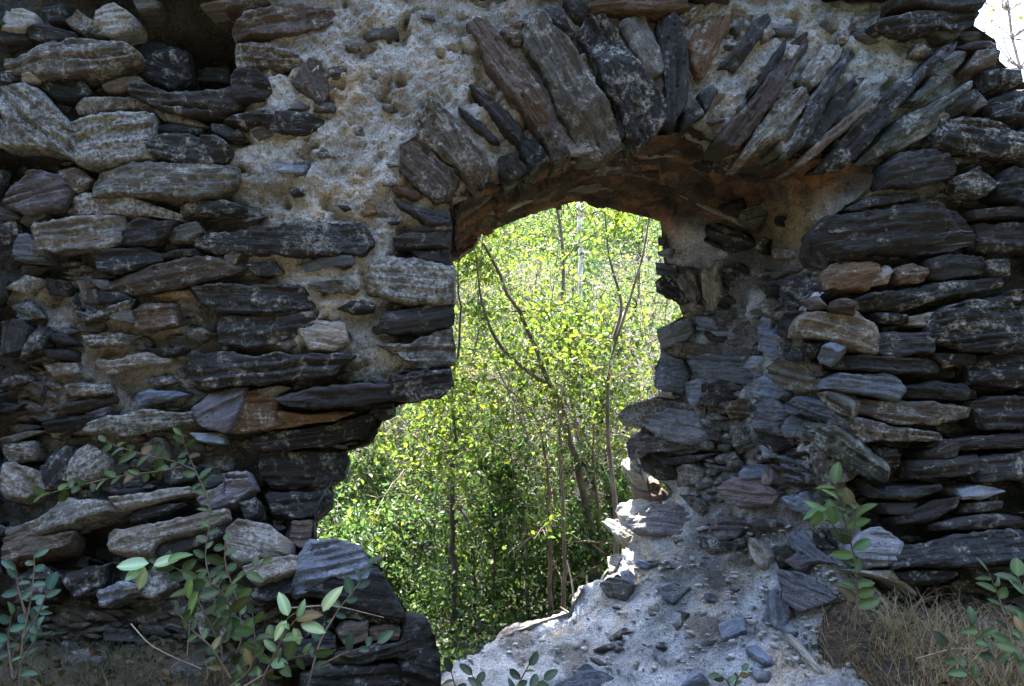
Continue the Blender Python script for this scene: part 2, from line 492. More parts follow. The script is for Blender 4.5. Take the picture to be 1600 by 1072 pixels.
((1100, 250, 2.382), """
D 6 415,280 480,222 640,187 830,162 960,187 1025,260 1020,310 900,335 680,335 560,355 440,370
O 5 465,430 500,392 650,382 670,430 610,475 470,480
L 4 620,435 700,387 716,410 690,458 624,470
R 5 724,402 780,377 840,400 830,450 740,463
D 4 844,372 900,352 1050,362 1058,420 900,438 848,430
D 4 1062,372 1140,367 1150,430 1070,430
D 4 1024,237 1191,232 1250,240 1250,330 1040,320
D 5 565,525 640,497 880,457 1100,437 1110,470 900,508 740,553 600,558
D 7 890,572 1000,532 1191,492 1250,492 1250,700 1000,698 860,660 870,600
G 7 375,600 400,572 560,567 636,610 652,650 644,718 520,690 380,640
D 6 656,642 860,642 850,715 690,725 652,700
D 4 645,572 760,572 770,605 660,610
L 4 774,582 850,562 895,580 880,615 780,610
D 6 505,732 620,727 860,732 895,780 860,798 650,788 520,770
D 4 850,722 1020,717 1020,758 910,768
N 6 470,822 520,797 700,802 750,848 720,888 560,868 470,850
D 5 752,842 860,822 1030,850 1040,890 850,893 760,880
B 6 560,892 640,892 860,902 1010,917 1000,958 880,983 700,968 580,930
V 6 505,972 560,962 700,992 860,1012 870,1040 680,1048 580,1048 520,1010
D 5 1012,902 1100,882 1250,882 1250,1000 1050,1000
D 5 1024,732 1191,712 1250,712 1250,838 1024,828
D 5 840,1068 880,1042 1191,1017 1250,1017 1250,1068
"""),
((1100, 650, 2.54), """
D 4 694,132 780,142 780,200 700,220
D 5 885,142 960,97 1020,110 1000,160 890,175
D 5 1030,92 1270,67 1350,67 1350,122 1030,133
D 6 860,182 1020,162 1096,152 1096,230 870,243
D 5 1104,172 1270,147 1350,147 1350,240 1110,258
D 6 640,262 720,302 930,272 940,300 800,335 660,320
N 5 1020,292 1100,272 1200,300 1100,328 1030,328
D 6 760,402 920,332 1020,322 1010,370 900,408 780,430
D 5 940,422 1100,392 1270,402 1350,410 1250,440 960,450
N 8 600,500 640,452 700,442 790,500 760,590 660,600 600,560
D 8 796,522 1000,472 1270,452 1350,452 1350,560 1000,578 784,600
D 6 770,622 900,607 1030,620 980,660 850,670 790,650
L 5 640,622 760,612 850,690 860,720 780,670
D 5 710,347 850,347 830,390 740,390
D 5 1044,347 1180,337 1190,370 1050,385
D 4 1060,600 1200,590 1350,600 1350,650 1100,650
"""),
]

# long wedge stones standing over the opening
ARCH_BLOCKS = [
((350, 0, 2.978), """
B 5 830,680 900,642 960,700 1080,830 1040,900 980,910 900,870 820,790
"""),
((650, 0, 2.978), """
V 6 75,460 110,480 200,590 350,765 290,880 250,870 190,800 110,710 20,620 40,540
D 3 205,505 300,560 385,655 340,652 240,560
D 5 260,380 300,390 440,520 550,640 490,650 400,570 320,470
D 5 494,655 550,645 622,735 540,780 500,700
D 5 395,730 450,717 500,770 510,800 445,840 400,790
R 7 250,120 300,92 350,110 500,310 640,540 655,562 570,585 440,430 330,270
B 6 574,595 652,568 712,700 650,740 600,660
R 3 400,130 480,92 500,110 495,200 440,180
G 7 505,160 530,72 600,62 700,180 790,300 926,530 934,640 860,685 770,680 650,450 580,310
D 4 940,525 975,580 970,640 940,655
D 7 780,150 830,72 900,67 960,170 1060,340 1155,480 1155,540 1090,620 1030,670 990,610 940,480 850,310
G 4 964,102 1060,62 1110,180 1165,310 1090,360 1020,230
P 3 1090,370 1150,347 1158,450 1110,430
D 6 1147,82 1210,72 1250,150 1280,340 1260,450 1200,550 1164,540 1164,330 1147,200
D 4 540,60 640,22 740,130 720,160 650,150 560,110
D 4 690,0 800,0 790,90 730,60
O 4 810,22 850,-20 1230,-20 1260,30 1130,45 880,45 820,55
G 3 1220,70 1300,32 1310,60 1250,105
D 4 1255,510 1330,472 1340,540 1300,560 1240,600
L 3 205,180 300,140 330,200 250,230
"""),
((1050, 0, 2.909), """
D 4 390,400 470,240 520,180 500,260 440,370
R 6 390,420 480,292 560,182 640,127 630,200 560,310 470,440 390,560 320,650 240,620 300,530
G 5 330,690 400,572 500,422 600,402 650,392 590,490 520,610 420,640 370,690
G 4 590,340 700,202 790,192 760,260 700,335 640,385
D 6 520,690 580,582 640,452 720,332 830,212 860,240 790,330 720,450 620,640 560,690
D 4 614,640 720,475 830,355 870,362 760,508 660,650
B 5 590,730 680,622 830,502 900,442 910,480 800,588 680,680 620,730
D 6 700,740 800,612 940,452 1096,355 1106,400 1000,520 900,640 800,740
E 5 880,720 980,622 1080,522 1250,442 1360,372 1350,410 1230,500 1090,610 980,690 920,720
D 5 1104,352 1250,202 1310,182 1290,240 1180,330 1112,388
V 4 860,560 1000,430 1090,400 1000,500 880,620
E 5 1000,660 1120,565 1260,480 1300,500 1150,620 1040,680
D 4 1230,485 1330,420 1420,400 1400,450 1290,525
D 4 760,640 860,540 960,450 900,560 800,660
E 4 1190,300 1300,235 1360,235 1300,305 1225,345
G 4 480,670 540,560 590,500 600,560 540,650 505,690
D 3 130,420 190,380 215,420 160,500
G 3 400,120 450,110 470,150 420,180
E 4 1090,450 1200,332 1310,252 1320,290 1230,370 1150,450
"""),
]

# stones set in the broken right-hand jamb and in the rubble of the fallen sill
JAMB_BLOCKS = [
((1100, 250, 2.382), """
D 4 270,612 300,572 370,582 365,650 310,665 270,640
N 3 195,622 210,592 240,597 235,645 200,645
N 3 420,740 440,697 490,720 465,770 425,760
N 4 150,770 180,737 250,750 240,800 190,800
G 4 245,780 300,747 400,770 415,850 340,850 270,820
N 5 170,850 220,812 280,830 300,870 240,895
N 6 175,960 200,897 260,902 300,940 270,1000 190,995
N 5 310,920 350,887 450,920 505,970 490,1000 400,960 320,945
N 5 290,990 330,957 395,975 390,1030 300,1025
G 4 415,880 470,867 540,910 530,955 470,930
D 3 360,350 420,337 430,400 370,400
D 3 280,450 380,442 395,500 340,540 290,520
D 2 400,470 450,442 465,480 420,510
D 2 205,470 260,462 275,500 230,515
G 2 195,540 240,512 265,540 230,575
R 2 365,530 420,507 450,540 400,555
R 3 470,530 520,512 560,520 550,560 470,560
L 4 0,400 35,392 45,500 30,550 0,500
D -6 50,430 130,402 200,450 195,540 60,550
D 2 190,292 225,292 220,335 195,340
D 2 265,212 305,212 300,245 270,240
N 3 200,650 330,660 350,720 260,740 200,700
D 3 370,690 415,690 410,730 375,730
G 3 270,690 350,672 360,715 290,735
D 3 0,840 80,832 110,880 60,910 0,900
B 3 70,910 160,895 170,950 100,960
D 2 160,700 200,690 210,730 165,730
G 2 330,860 400,855 400,890 350,900
D 3 300,700 372,700 365,745 310,740
B 1 250,330 320,332 320,360 260,362
"""),
((700, 250, 2.382), """
N 3 775,385 840,390 840,425 780,420
D 5 775,460 800,437 850,450 880,520 810,515 780,490
N 4 810,430 850,432 850,470 820,465
P 4 850,440 900,422 930,500 920,530 880,500
L 4 930,430 990,397 1000,470 995,550 950,500
L 3 870,550 900,532 940,550 930,590 880,590
N 3 920,587 990,592 990,630 930,630
N 6 785,625 830,607 890,607 900,640 840,680 800,690 790,660
B 6 820,697 860,682 1060,705 1070,725 900,730 830,715
N 6 910,740 1140,737 1150,825 950,825 920,790
N 6 775,780 800,737 860,747 880,800 860,850 800,850 775,830
N 5 885,830 930,817 960,830 915,905 890,870
L 4 785,862 830,867 830,885 790,880
V 7 650,940 690,907 790,887 830,920 800,960 720,985 660,970
N 6 720,972 820,935 900,952 950,1040 900,1050 780,1020
G 3 840,902 940,917 940,960 860,945
N 3 780,340 825,332 820,360 785,355
N 2 785,290 802,290 800,318 786,316
D 3 960,642 1060,662 1050,680 970,670
N 3 990,640 1060,640 1062,655 1000,655
G 2 1000,560 1050,550 1060,590 1010,600
"""),
((900, 600, 2.68), """
P 6 232,250 262,227 400,237 480,270 430,295 330,285 250,318 235,290
l 5 205,250 240,222 255,227 236,288 215,285
l 5 190,330 230,302 270,340 265,370 220,360
o 4 280,385 330,382 345,410 300,420
r 5 230,425 280,407 380,445 370,465 290,470 240,455
D 4 265,305 330,290 410,320 420,390 340,400 290,370
D 3 365,320 480,302 560,297 480,330 380,335
G 3 415,360 470,342 520,375 500,420 430,420
P 7 235,570 300,522 400,502 490,560 500,600 400,608 330,618 260,600
l 5 165,520 230,482 380,467 300,516 240,555 190,545
l 6 115,580 150,562 210,572 250,620 200,640 160,630
l 5 130,720 190,712 205,770 135,780
G 3 440,470 520,482 540,540 480,520
P 4 545,572 640,562 700,580 660,630 600,640 545,610
P 6 615,440 660,407 760,412 820,460 800,500 690,500 630,475
N 4 690,352 770,342 780,390 690,395
N 3 775,262 830,272 840,300 790,305
G 3 720,580 800,557 850,590 780,610
N 4 905,640 950,632 1060,740 1000,730 930,690
N 5 860,790 960,802 1072,890 1030,910 940,940 880,910
N 6 340,850 380,837 460,850 400,910 370,890
N 2 815,870 850,867 890,960 860,1020 790,980
N 1 600,1000 690,972 700,1020 620,1060
G 4 105,840 170,802 225,850 190,890 130,880
N 3 185,790 220,782 240,830 210,840
L 3 720,650 760,662 830,750 790,780 740,720
D 4 825,690 880,682 920,730 850,760
D 2 430,940 470,960 440,1000
N 2 250,730 310,752 290,770 250,752
P 3 790,350 820,400 800,420 780,410
N 4 870,480 950,462 980,530 920,540
D 3 500,640 640,655 700,640 660,690 560,700
P 3 880,740 960,690 1010,740 940,780
G 3 640,180 700,190 720,240 660,260
D 3 850,320 960,300 970,400 890,410
V 2 990,560 1060,600 1050,680 980,650
L 2 300,930 340,920 350,960 310,970
N 1 540,880 580,875 590,905 550,905
"""),
((700, 650, 2.54), """
l 4 180,870 260,822 470,792 400,850 280,890 200,890
l 5 480,750 520,672 590,667 620,720 550,740
N 2 440,1060 560,992 640,1020 600,1072
N 2 810,922 830,930 860,965 850,1000
N 3 930,1070 980,1012 1020,1040
G 2 640,870 700,842 722,850 650,882
l 3 410,790 450,770 480,790 430,810
"""),
((1100, 650, 2.54), """
E 6 420,52 520,62 620,130 695,210 690,245 600,220 500,150 420,90
N 3 170,930 210,907 270,970 230,980
L 2 330,882 360,882 460,1000 440,1005
N 3 300,840 340,812 360,850 330,880
N 2 190,1000 250,1002 240,1030 200,1030
D 3 200,60 330,70 350,120 260,130
N 3 300,170 420,190 410,250 330,240
G 3 440,190 520,180 560,250 480,270
D 3 420,440 500,450 520,520 450,520
"""),
((680, 200, 2.667), """
L 2 100,385 130,342 250,292 190,330 112,388
L 2 200,352 280,342 425,287 380,320 240,372
L 2 560,125 620,107 690,100 610,127
L 2 780,125 880,118 1000,120 900,134
L 2 550,270 600,250 690,258 710,268 600,264
L 2 1030,300 1080,310 1320,410 1290,420 1150,352
D 2 1190,330 1270,302 1280,338 1220,350
G 2 1286,340 1380,312 1370,370 1330,418 1262,380
D 2 1340,472 1370,480 1360,515 1340,505
D 1 1130,400 1250,430 1300,470 1200,500 1130,470
B 2 560,180 700,160 840,170 760,200 600,205
B 2 860,200 1060,180 1180,210 1000,240
D 2 1060,150 1200,140 1240,180 1120,190
B 2 330,225 450,180 520,190 420,235
D 2 1240,150 1440,160 1470,200 1300,200
"""),
]
# ------------------------------------------------------------------ wall shape
ARCH_LINE = [(707, 312), (760, 287), (820, 268), (890, 247), (985, 222), (1065, 200), (1135, 228), (1250, 247), (1385, 262)]
RIGHT_CORNER = [(1340, 310), (1285, 350), (1295, 450), (1265, 490), (1262, 540), (1290, 600), (1300, 640), (1300, 700),
                (1315, 745), (1345, 800), (1345, 895), (1400, 960), (1480, 1300)]
LEFT_EDGE = [(720, 1300), (690, 1072), (680, 992), (640, 962), (592, 885), (560, 852), (490, 845), (492, 800), (517, 757),
             (537, 706), (578, 692), (597, 657), (622, 633), (696, 614), (704, 590), (704, 540), (700, 470), (704, 400)]
TOP_EDGE = [(-600, 1300), (-600, -560), (1440, -560), (1490, -250), (1520, -60), (1530, 0), (1522, 40), (1555, 62), (1562, 95), (1602, 130),
            (1680, 150), (1800, 250), (2300, 290), (2300, 1300)]
FRONT_POLY = np.array(TOP_EDGE + RIGHT_CORNER[::-1] + ARCH_LINE[::-1] + LEFT_EDGE[::-1], float)
BACK_SIL = [(640, 1068), (700, 1044), (770, 1002), (830, 977), (888, 957), (908, 922), (948, 905), (972, 872), (996, 826), (1030, 800),
            (1046, 768), (1008, 712), (1000, 655), (1036, 610), (1036, 520), (1072, 490), (1040, 440), (1032, 345)]
BACK_ARCH = [(970, 330), (905, 313), (830, 335), (740, 372), (712, 395)]
JAMB_POLY = np.array(ARCH_LINE + RIGHT_CORNER + [(560, 1300)] + BACK_SIL + BACK_ARCH, float)
T = 0.93   # wall thickness

# depth of the jamb / soffit / fallen sill behind the wall face (metres), thin-plate spline through survey points
CTRL = [(x, y, 0.0) for x, y in ARCH_LINE] + [(x, y, 0.0) for x, y in RIGHT_CORNER[:-3]] + [(1345, 895, -.02), (1400, 960, -.1), (1480, 1300, -.75)]
CTRL += [(x, y, T) for x, y in BACK_SIL[2:]] + [(640, 1068, .72), (700, 1044, .82)] + [(x, y, T) for x, y in BACK_ARCH]
CTRL += [(560, 1300, .05), (700, 1072, .55), (900, 1072, .25), (1100, 1072, .02), (1300, 1072, -.28), (1300, 990, -.05), (1200, 950, .18),
         (1100, 1000, .22), (1000, 950, .60), (1000, 880, .78), (1100, 850, .55), (1200, 850, .30), (1000, 1200, -.05), (800, 1200, .05), (1280, 900, .06),
         (1150, 380, .52), (1160, 480, .48), (1160, 600, .50), (1160, 700, .46), (1100, 640, .68), (1100, 780, .62), (1180, 310, .50), (1240, 770, .22)]
def tps_fit(P):
    P = np.array(P, float); n = len(P); xy = P[:, :2] / 500.0
    r2 = ((xy[:, None] - xy[None]) ** 2).sum(-1)
    K = np.where(r2 > 0, 0.5 * r2 * np.log(r2 + 1e-12), 0) + np.eye(n) * 0.002
    Q = np.c_[np.ones(n), xy]
    A = np.block([[K, Q], [Q.T, np.zeros((3, 3))]])
    w = np.linalg.solve(A, np.r_[P[:, 2], 0, 0, 0])
    return xy, w
TXY, TW = tps_fit(CTRL)
def jamb_delta(px, py):
    px = np.asarray(px, float); sh = np.broadcast(px, py).shape
    x = np.broadcast_to(px, sh).ravel() / 500.0; y = np.broadcast_to(np.asarray(py, float), sh).ravel() / 500.0
    out = TW[-3] + TW[-2] * x + TW[-1] * y
    for i in range(len(TXY)):
        r2 = (x - TXY[i, 0]) ** 2 + (y - TXY[i, 1]) ** 2
        out = out + TW[i] * 0.5 * r2 * np.log(r2 + 1e-12)
    return out.reshape(sh)
def jamb_depth(px, py):
    return D + np.clip(jamb_delta(px, py), -0.9, 1.0)
def front_depth(px, py):
    px = np.asarray(px, float); py = np.asarray(py, float)
    b = 0.24 * sstep(690, 1000, py) * sstep(760, 420, px) + 0.10 * sstep(760, 960, py) * sstep(1250, 1400, px)
    return D - b + 0.025 * fbm(px / 260, py / 200, 3.3, 5, 2)

# mortar level relative to the nominal wall face
MORTAR_SPOTS = [(480, 60, 110, 90, .014), (600, 150, 120, 150, .020), (570, 270, 100, 80, .014), (420, 240, 60, 70, .006), (660, 30, 120, 60, .016),
    (700, 150, 60, 60, .012), (430, 130, 40, 70, .008), (1180, 130, 90, 110, .008), (1120, 60, 50, 60, .004), (1330, 60, 110, 60, .004), (1400, 130, 80, 60, .0),
    (480, 440, 70, 60, .010), (500, 510, 70, 45, .010), (600, 560, 70, 30, .006), (560, 420, 40, 60, .004), (1345, 280, 50, 45, .018), (420, 390, 50, 30, -.005),
    (560, 340, 90, 25, .006), (850, 120, 200, 120, -.006), (740, 220, 60, 60, .002), (210, 560, 110, 110, -.022), (100, 620, 80, 90, -.028), (60, 470, 60, 50, -.02), (1420, 300, 80, 20, -.01),
    (1480, 200, 60, 90, -.012),
    (315, 72, 66, 60, -.55), (50, 245, 55, 18, -.30), (20, 520, 30, 30, -.2), (130, 845, 60, 26, -.32), (395, 790, 30, 50, -.28), (430, 690, 60, 12, -.16),
    (1540, 470, 110, 260, -.085), (330, 880, 60, 30, -.16), (60, 420, 40, 14, -.16), (215, 360, 40, 10, -.14), (420, 650, 60, 8, -.12), (270, 810, 50, 14, -.2), (1450, 730, 140, 160, -.085)]
def mortar_level(px, py):
    s = -0.050 * 1.0; w = 1.0
    px = np.asarray(px, float); py = np.asarray(py, float)
    s = np.full(np.broadcast(px, py).shape, -0.070); w = np.ones_like(s)
    for x, y, rx, ry, h in MORTAR_SPOTS:
        k = 5.0 * np.exp(-(((px - x) / rx) ** 2 + ((py - y) / ry) ** 2) * 1.2)
        s = s + k * h; w = w + k
    return s / w

def in_poly(x, y, P):
    ins = np.zeros(x.shape, bool); n = len(P)
    for i in range(n):
        x1, y1 = P[i]; x2, y2 = P[(i + 1) % n]
        if y1 == y2: continue
        c = (y1 > y) != (y2 > y)
        ins ^= c & (x < (x2 - x1) * (y - y1) / (y2 - y1) + x1)
    return ins

def snap_to(x, y, P, tol):
    best = np.full(x.shape, 1e9); bx = x.copy(); by = y.copy(); n = len(P)
    for i in range(n):
        a = P[i]; b = P[(i + 1) % n]; d = b - a; L = d @ d
        if L < 1e-9: continue
        t = np.clip(((x - a[0]) * d[0] + (y - a[1]) * d[1]) / L, 0, 1)
        qx = a[0] + t * d[0]; qy = a[1] + t * d[1]; ds = np.hypot(x - qx, y - qy)
        m = ds < best; best = np.where(m, ds, best); bx = np.where(m, qx, bx); by = np.where(m, qy, by)
    m = best < tol
    return np.where(m, bx, x), np.where(m, by, y), best

def resample(P, step):
    P = np.array(P, float); out = []
    for i in range(len(P) - 1):
        n = max(1, int(np.hypot(*(P[i + 1] - P[i])) / step))
        for k in range(n): out.append(P[i] + (P[i + 1] - P[i]) * k / n)
    out.append(P[-1]); return np.array(out)

def rough_poly(P, step=14, amp=5, seed=1, box=(-10, 1620)):
    P = resample(list(P) + [P[0]], step)[:-1]
    d = np.roll(P, -1, 0) - np.roll(P, 1, 0); nn = nrm(np.c_[-d[:, 1], d[:, 0]])
    a = amp * fbm(P[:, 0] / 24, P[:, 1] / 24, 0, seed, 3) * 1.6
    return P + nn * a[:, None]

FRONT_R = rough_poly(FRONT_POLY, 14, 3.0, 3)
JAMB_R = rough_poly(JAMB_POLY, 12, 4.5, 9)

def grid_sheet(xs, ys, poly, split=None):
    X, Y = np.meshgrid(xs, ys)
    sx = np.gradient(xs)[None, :]; sy = np.gradient(ys)[:, None]
    tol = 0.55 * np.minimum(sx, sy) * np.ones_like(X)
    X2, Y2, dist = snap_to(X, Y, poly, tol)
    ny, nx = X.shape
    cx = (X2[:-1, :-1] + X2[1:, 1:] + X2[:-1, 1:] + X2[1:, :-1]) / 4; cy = (Y2[:-1, :-1] + Y2[1:, 1:] + Y2[:-1, 1:] + Y2[1:, :-1]) / 4
    keep = in_poly(cx, cy, poly)
    return X2, Y2, keep, cx, cy, dist

def sheet_faces(keep, shape):
    idx = np.arange(shape[0] * shape[1]).reshape(shape)
    q = np.stack([idx[1:, :-1], idx[1:, 1:], idx[:-1, 1:], idx[:-1, :-1]], -1)[keep]
    used = np.unique(q); remap = np.full(idx.size, -1, np.int64); remap[used] = np.arange(len(used))
    return used, remap[q]

def normals_of(fn, X, Y, e=6.0):
    a = unproj(X + e, Y, fn(X + e, Y)) - unproj(X - e, Y, fn(X - e, Y))
    b = unproj(X, Y - e, fn(X, Y - e)) - unproj(X, Y + e, fn(X, Y + e))
    return nrm(np.cross(a, b))

WALL = thing('ruined_stone_wall', 'ruined dark schist wall in pale crumbling mortar, pierced by an arched opening', 'wall', at(300, 960, D))
WALL['kind'] = 'thing'
WL = np.array(WALL.location)

# ---- front mortar sheet
def build_front():
    xs = np.r_[np.arange(-600, -20, 24), np.arange(-20, 1622, 3.1), np.arange(1630, 2320, 24)].astype(float)
    ys = np.r_[np.arange(-560, -20, 24), np.arange(-20, 1076, 3.1), np.arange(1090, 1320, 24)].astype(float)
    X, Y, keep, cx, cy, dist = grid_sheet(xs, ys, FRONT_R)
    base = unproj(X, Y, front_depth(X, Y)); n = normals_of(front_depth, X, Y)
    H = mortar_level(X, Y)
    w = base
    rough = 0.034 * fbm(w[..., 0] * 9, w[..., 2] * 8, 0, 21, 4) + 0.020 * fbm(w[..., 0] * 36, w[..., 2] * 36, 2.0, 22, 3, 0.7)
    pits = -0.055 * sstep(0.18, 0.55, fbm(w[..., 0] * 13, w[..., 2] * 17, 7.7, 23, 3))
    edge = -0.05 * np.exp(-dist / 10.0)
    H = H + rough + pits + edge
    V = base + n * H[..., None]
    used, fc = sheet_faces(keep, X.shape)
    # mortar colour: pale lime where it is proud, earthy in raked joints
    pale = np.array([.55, .535, .505]); earth = np.array([.10, .096, .088])
    lv = mortar_level(X, Y)
    k = sstep(-0.062, -0.008, lv + 0.012 * fbm(w[..., 0] * 6, w[..., 2] * 6, 5, 31, 3))[..., None]
    C = earth * (1 - k) + pale * k
    gr = sstep(1000, 1500, X)[..., None] * np.array([-.06, -.03, -.03]); C = np.clip(C + gr * C * 3, .02, 1)
    C = np.concatenate([C, np.ones_like(C[..., :1])], -1)
    me = make_mesh('mortar_face', V.reshape(-1, 3)[used] - WL, fc, M_MORTAR, True, C.reshape(-1, 4)[used])
    return link('mortar_face', me, WALL)
build_front()

# ---- jamb, soffit and fallen sill
def build_jamb():
    xs = np.arange(560, 1482, 3.3); ys = np.r_[np.arange(196, 1080, 3.3), np.arange(1084, 1306, 12)]
    X, Y, keep, cx, cy, dist = grid_sheet(xs, ys, JAMB_R)
    base = unproj(X, Y, jamb_depth(X, Y)); n = normals_of(jamb_depth, X, Y)
    w = base
    R = 0.045 * fbm(w[..., 0] * 7, w[..., 1] * 7, w[..., 2] * 7, 41, 4) + 0.020 * fbm(w[..., 0] * 34, w[..., 1] * 34, w[..., 2] * 34, 42, 3, 0.7)
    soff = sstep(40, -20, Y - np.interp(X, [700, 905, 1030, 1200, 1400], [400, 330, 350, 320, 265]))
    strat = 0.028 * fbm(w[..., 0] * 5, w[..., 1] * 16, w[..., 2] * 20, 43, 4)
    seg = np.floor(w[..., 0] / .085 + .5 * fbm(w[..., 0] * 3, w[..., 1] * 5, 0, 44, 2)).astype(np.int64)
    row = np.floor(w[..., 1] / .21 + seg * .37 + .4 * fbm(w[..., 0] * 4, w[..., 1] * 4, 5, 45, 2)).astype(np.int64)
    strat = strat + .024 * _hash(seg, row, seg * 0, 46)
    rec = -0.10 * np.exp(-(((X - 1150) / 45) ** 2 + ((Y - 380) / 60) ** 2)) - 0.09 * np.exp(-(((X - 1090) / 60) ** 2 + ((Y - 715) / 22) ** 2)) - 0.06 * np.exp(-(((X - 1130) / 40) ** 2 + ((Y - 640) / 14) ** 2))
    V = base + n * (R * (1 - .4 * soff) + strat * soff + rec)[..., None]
    brown = np.array([.30, .175, .095]); dark = np.array([.07, .055, .043]); lime = np.array([.51, .54, .58]); earth = np.array([.20, .195, .19]); ochre = np.array([.34, .26, .15])  # lime is blued and lightened, sky light put into its colour
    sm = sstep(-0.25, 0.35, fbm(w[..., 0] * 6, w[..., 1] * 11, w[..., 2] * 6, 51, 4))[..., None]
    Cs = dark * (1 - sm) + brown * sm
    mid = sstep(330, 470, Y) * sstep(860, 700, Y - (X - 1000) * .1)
    lj = sstep(-0.15, 0.35, fbm(w[..., 0] * 5, w[..., 1] * 5, w[..., 2] * 5, 52, 3) + .35 * sstep(560, 860, Y) + .45 * np.exp(-(((X - 1065) / 45) ** 2 + ((Y - 380) / 45) ** 2)))[..., None]  # light painted on the upper jamb plaster; paler towards the sill
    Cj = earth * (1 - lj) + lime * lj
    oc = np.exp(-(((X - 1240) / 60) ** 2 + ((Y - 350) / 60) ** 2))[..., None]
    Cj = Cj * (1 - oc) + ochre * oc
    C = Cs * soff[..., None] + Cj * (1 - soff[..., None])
    C = np.concatenate([C, np.ones_like(C[..., :1])], -1)
    crease = np.interp(cx, [700, 905, 1030, 1200, 1390], [420, 345, 352, 322, 262])
    sill_line = np.interp(cx, [560, 960, 1010, 1150, 1300, 1480], [800, 800, 800, 860, 905, 960])
    ks = keep & (cy < crease); kr = keep & (cy >= crease) & (cy < sill_line); kb = keep & (cy >= crease) & (cy >= sill_line)
    objs = []
    for nm, kk in (('arch_soffit', ks), ('window_jamb', kr), ('rubble_sill', kb)):
        used, fc = sheet_faces(kk, X.shape)
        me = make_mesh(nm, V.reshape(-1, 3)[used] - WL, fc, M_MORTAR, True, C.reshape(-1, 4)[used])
        objs.append(link(nm, me, WALL))
    return objs
SOFFIT, JAMB, SILL = build_jamb()

# ---- returns: left reveal, outer edges, back face and wall top, so that the wall has its full thickness
def strip(name, A, B, nseg, tint, seed, amp=0.03):
    A = np.asarray(A); B = np.asarray(B); n = len(A)
    t = np.linspace(0, 1, nseg + 1)[:, None, None]
    G = A[None] * (1 - t) + B[None] * t
    nz = np.stack([fbm(G[..., 0] * 8, G[..., 1] * 8, G[..., 2] * 8 + k * 31, seed + k, 3) for k in range(3)], -1)
    fade = np.minimum(1, 4 * np.minimum(t, 1 - t) + 0.0)
    G = G + nz * amp * fade
    idx = np.arange((nseg + 1) * n).reshape(nseg + 1, n)
    fc = np.stack([idx[:-1, :-1], idx[:-1, 1:], idx[1:, 1:], idx[1:, :-1]], -1).reshape(-1, 4)
    C = np.tile(np.array([*tint, 1.0]), (G.size // 3, 1))
    return link(name, make_mesh(name, G.reshape(-1, 3) - WL, fc, M_MORTAR, True, C), WALL)

le = resample(LEFT_EDGE + [(707, 312)], 10)
A = unproj(le[:, 0], le[:, 1], front_depth(le[:, 0], le[:, 1]) + 0.03)
off = np.interp(le[:, 1], [300, 610, 640, 1300], [-.05, -.06, -.30, -.30])
zoff = np.interp(le[:, 1], [790, 850, 900], [0, -.25, -.5])
B = A + np.c_[off, np.full(len(A), T), zoff]
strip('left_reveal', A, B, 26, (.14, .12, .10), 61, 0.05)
bs = resample(BACK_SIL, 10)
A = unproj(bs[:, 0], bs[:, 1], jamb_depth(bs[:, 0], bs[:, 1]))
low = sstep(930, 800, bs[:, 1])
B = A + np.c_[0.45 * low, 0.12 - 0.06 * low, -0.7 * (1 - low)]
strip('outer_edge', A, B, 8, (.3, .28, .25), 63, 0.03)
ba = resample([BACK_SIL[-1]] + BACK_ARCH, 10)
A = unproj(ba[:, 0], ba[:, 1], jamb_depth(ba[:, 0], ba[:, 1]))
strip('outer_edge', A, A + np.array([0, .03, .4]), 6, (.2, .16, .12), 64, 0.02)
te = resample(TOP_EDGE[1:13], 20)
A = unproj(te[:, 0], te[:, 1], front_depth(te[:, 0], te[:, 1]) + 0.03)
strip('wall_top', A, A + np.array([0.0, T, 0.0]), 14, (.16, .15, .13), 65, 0.06)
def back_face():
    # world-space outline on the outer plane of the wall
    o = unproj(np.array([p[0] for p in TOP_EDGE]), np.array([p[1] for p in TOP_EDGE]), D)[:, [0, 2]]
    arch = unproj(np.array([p[0] for p in BACK_SIL[::-1]] ), np.array([p[1] for p in BACK_SIL[::-1]]), D + T)[:, [0, 2]]
    ar2 = unproj(np.array([p[0] for p in BACK_ARCH]), np.array([p[1] for p in BACK_ARCH]), D + T)[:, [0, 2]]
    lf = B_LEFT[:, [0, 2]]
    P = np.concatenate([o, [[1.9, -1.75]], arch[::-1][2:] + [0.03, 0], ar2 + [0, .03], lf[::-1]])
    xs = np.arange(-3.3, 4.2, .05); zs = np.arange(-1.8, 3.0, .05)
    X, Z, keep, cx, cy, dist = grid_sheet(xs, zs, P)
    V = np.stack([X, T + 0.02 + 0.04 * fbm(X * 6, Z * 9, 0, 71, 3), Z], -1)
    used, fc = sheet_faces(keep, X.shape)
    C = np.tile(np.array([.2, .18, .16, 1.0]), (len(used), 1))
    link('back_face', make_mesh('back_face', V.reshape(-1, 3)[used] - WL, fc, M_MORTAR, True, C), WALL)
lfA = unproj(le[:, 0], le[:, 1], front_depth(le[:, 0], le[:, 1]) + 0.03)
B_LEFT = lfA + np.c_[off, np.full(len(lfA), T), zoff]
back_face()

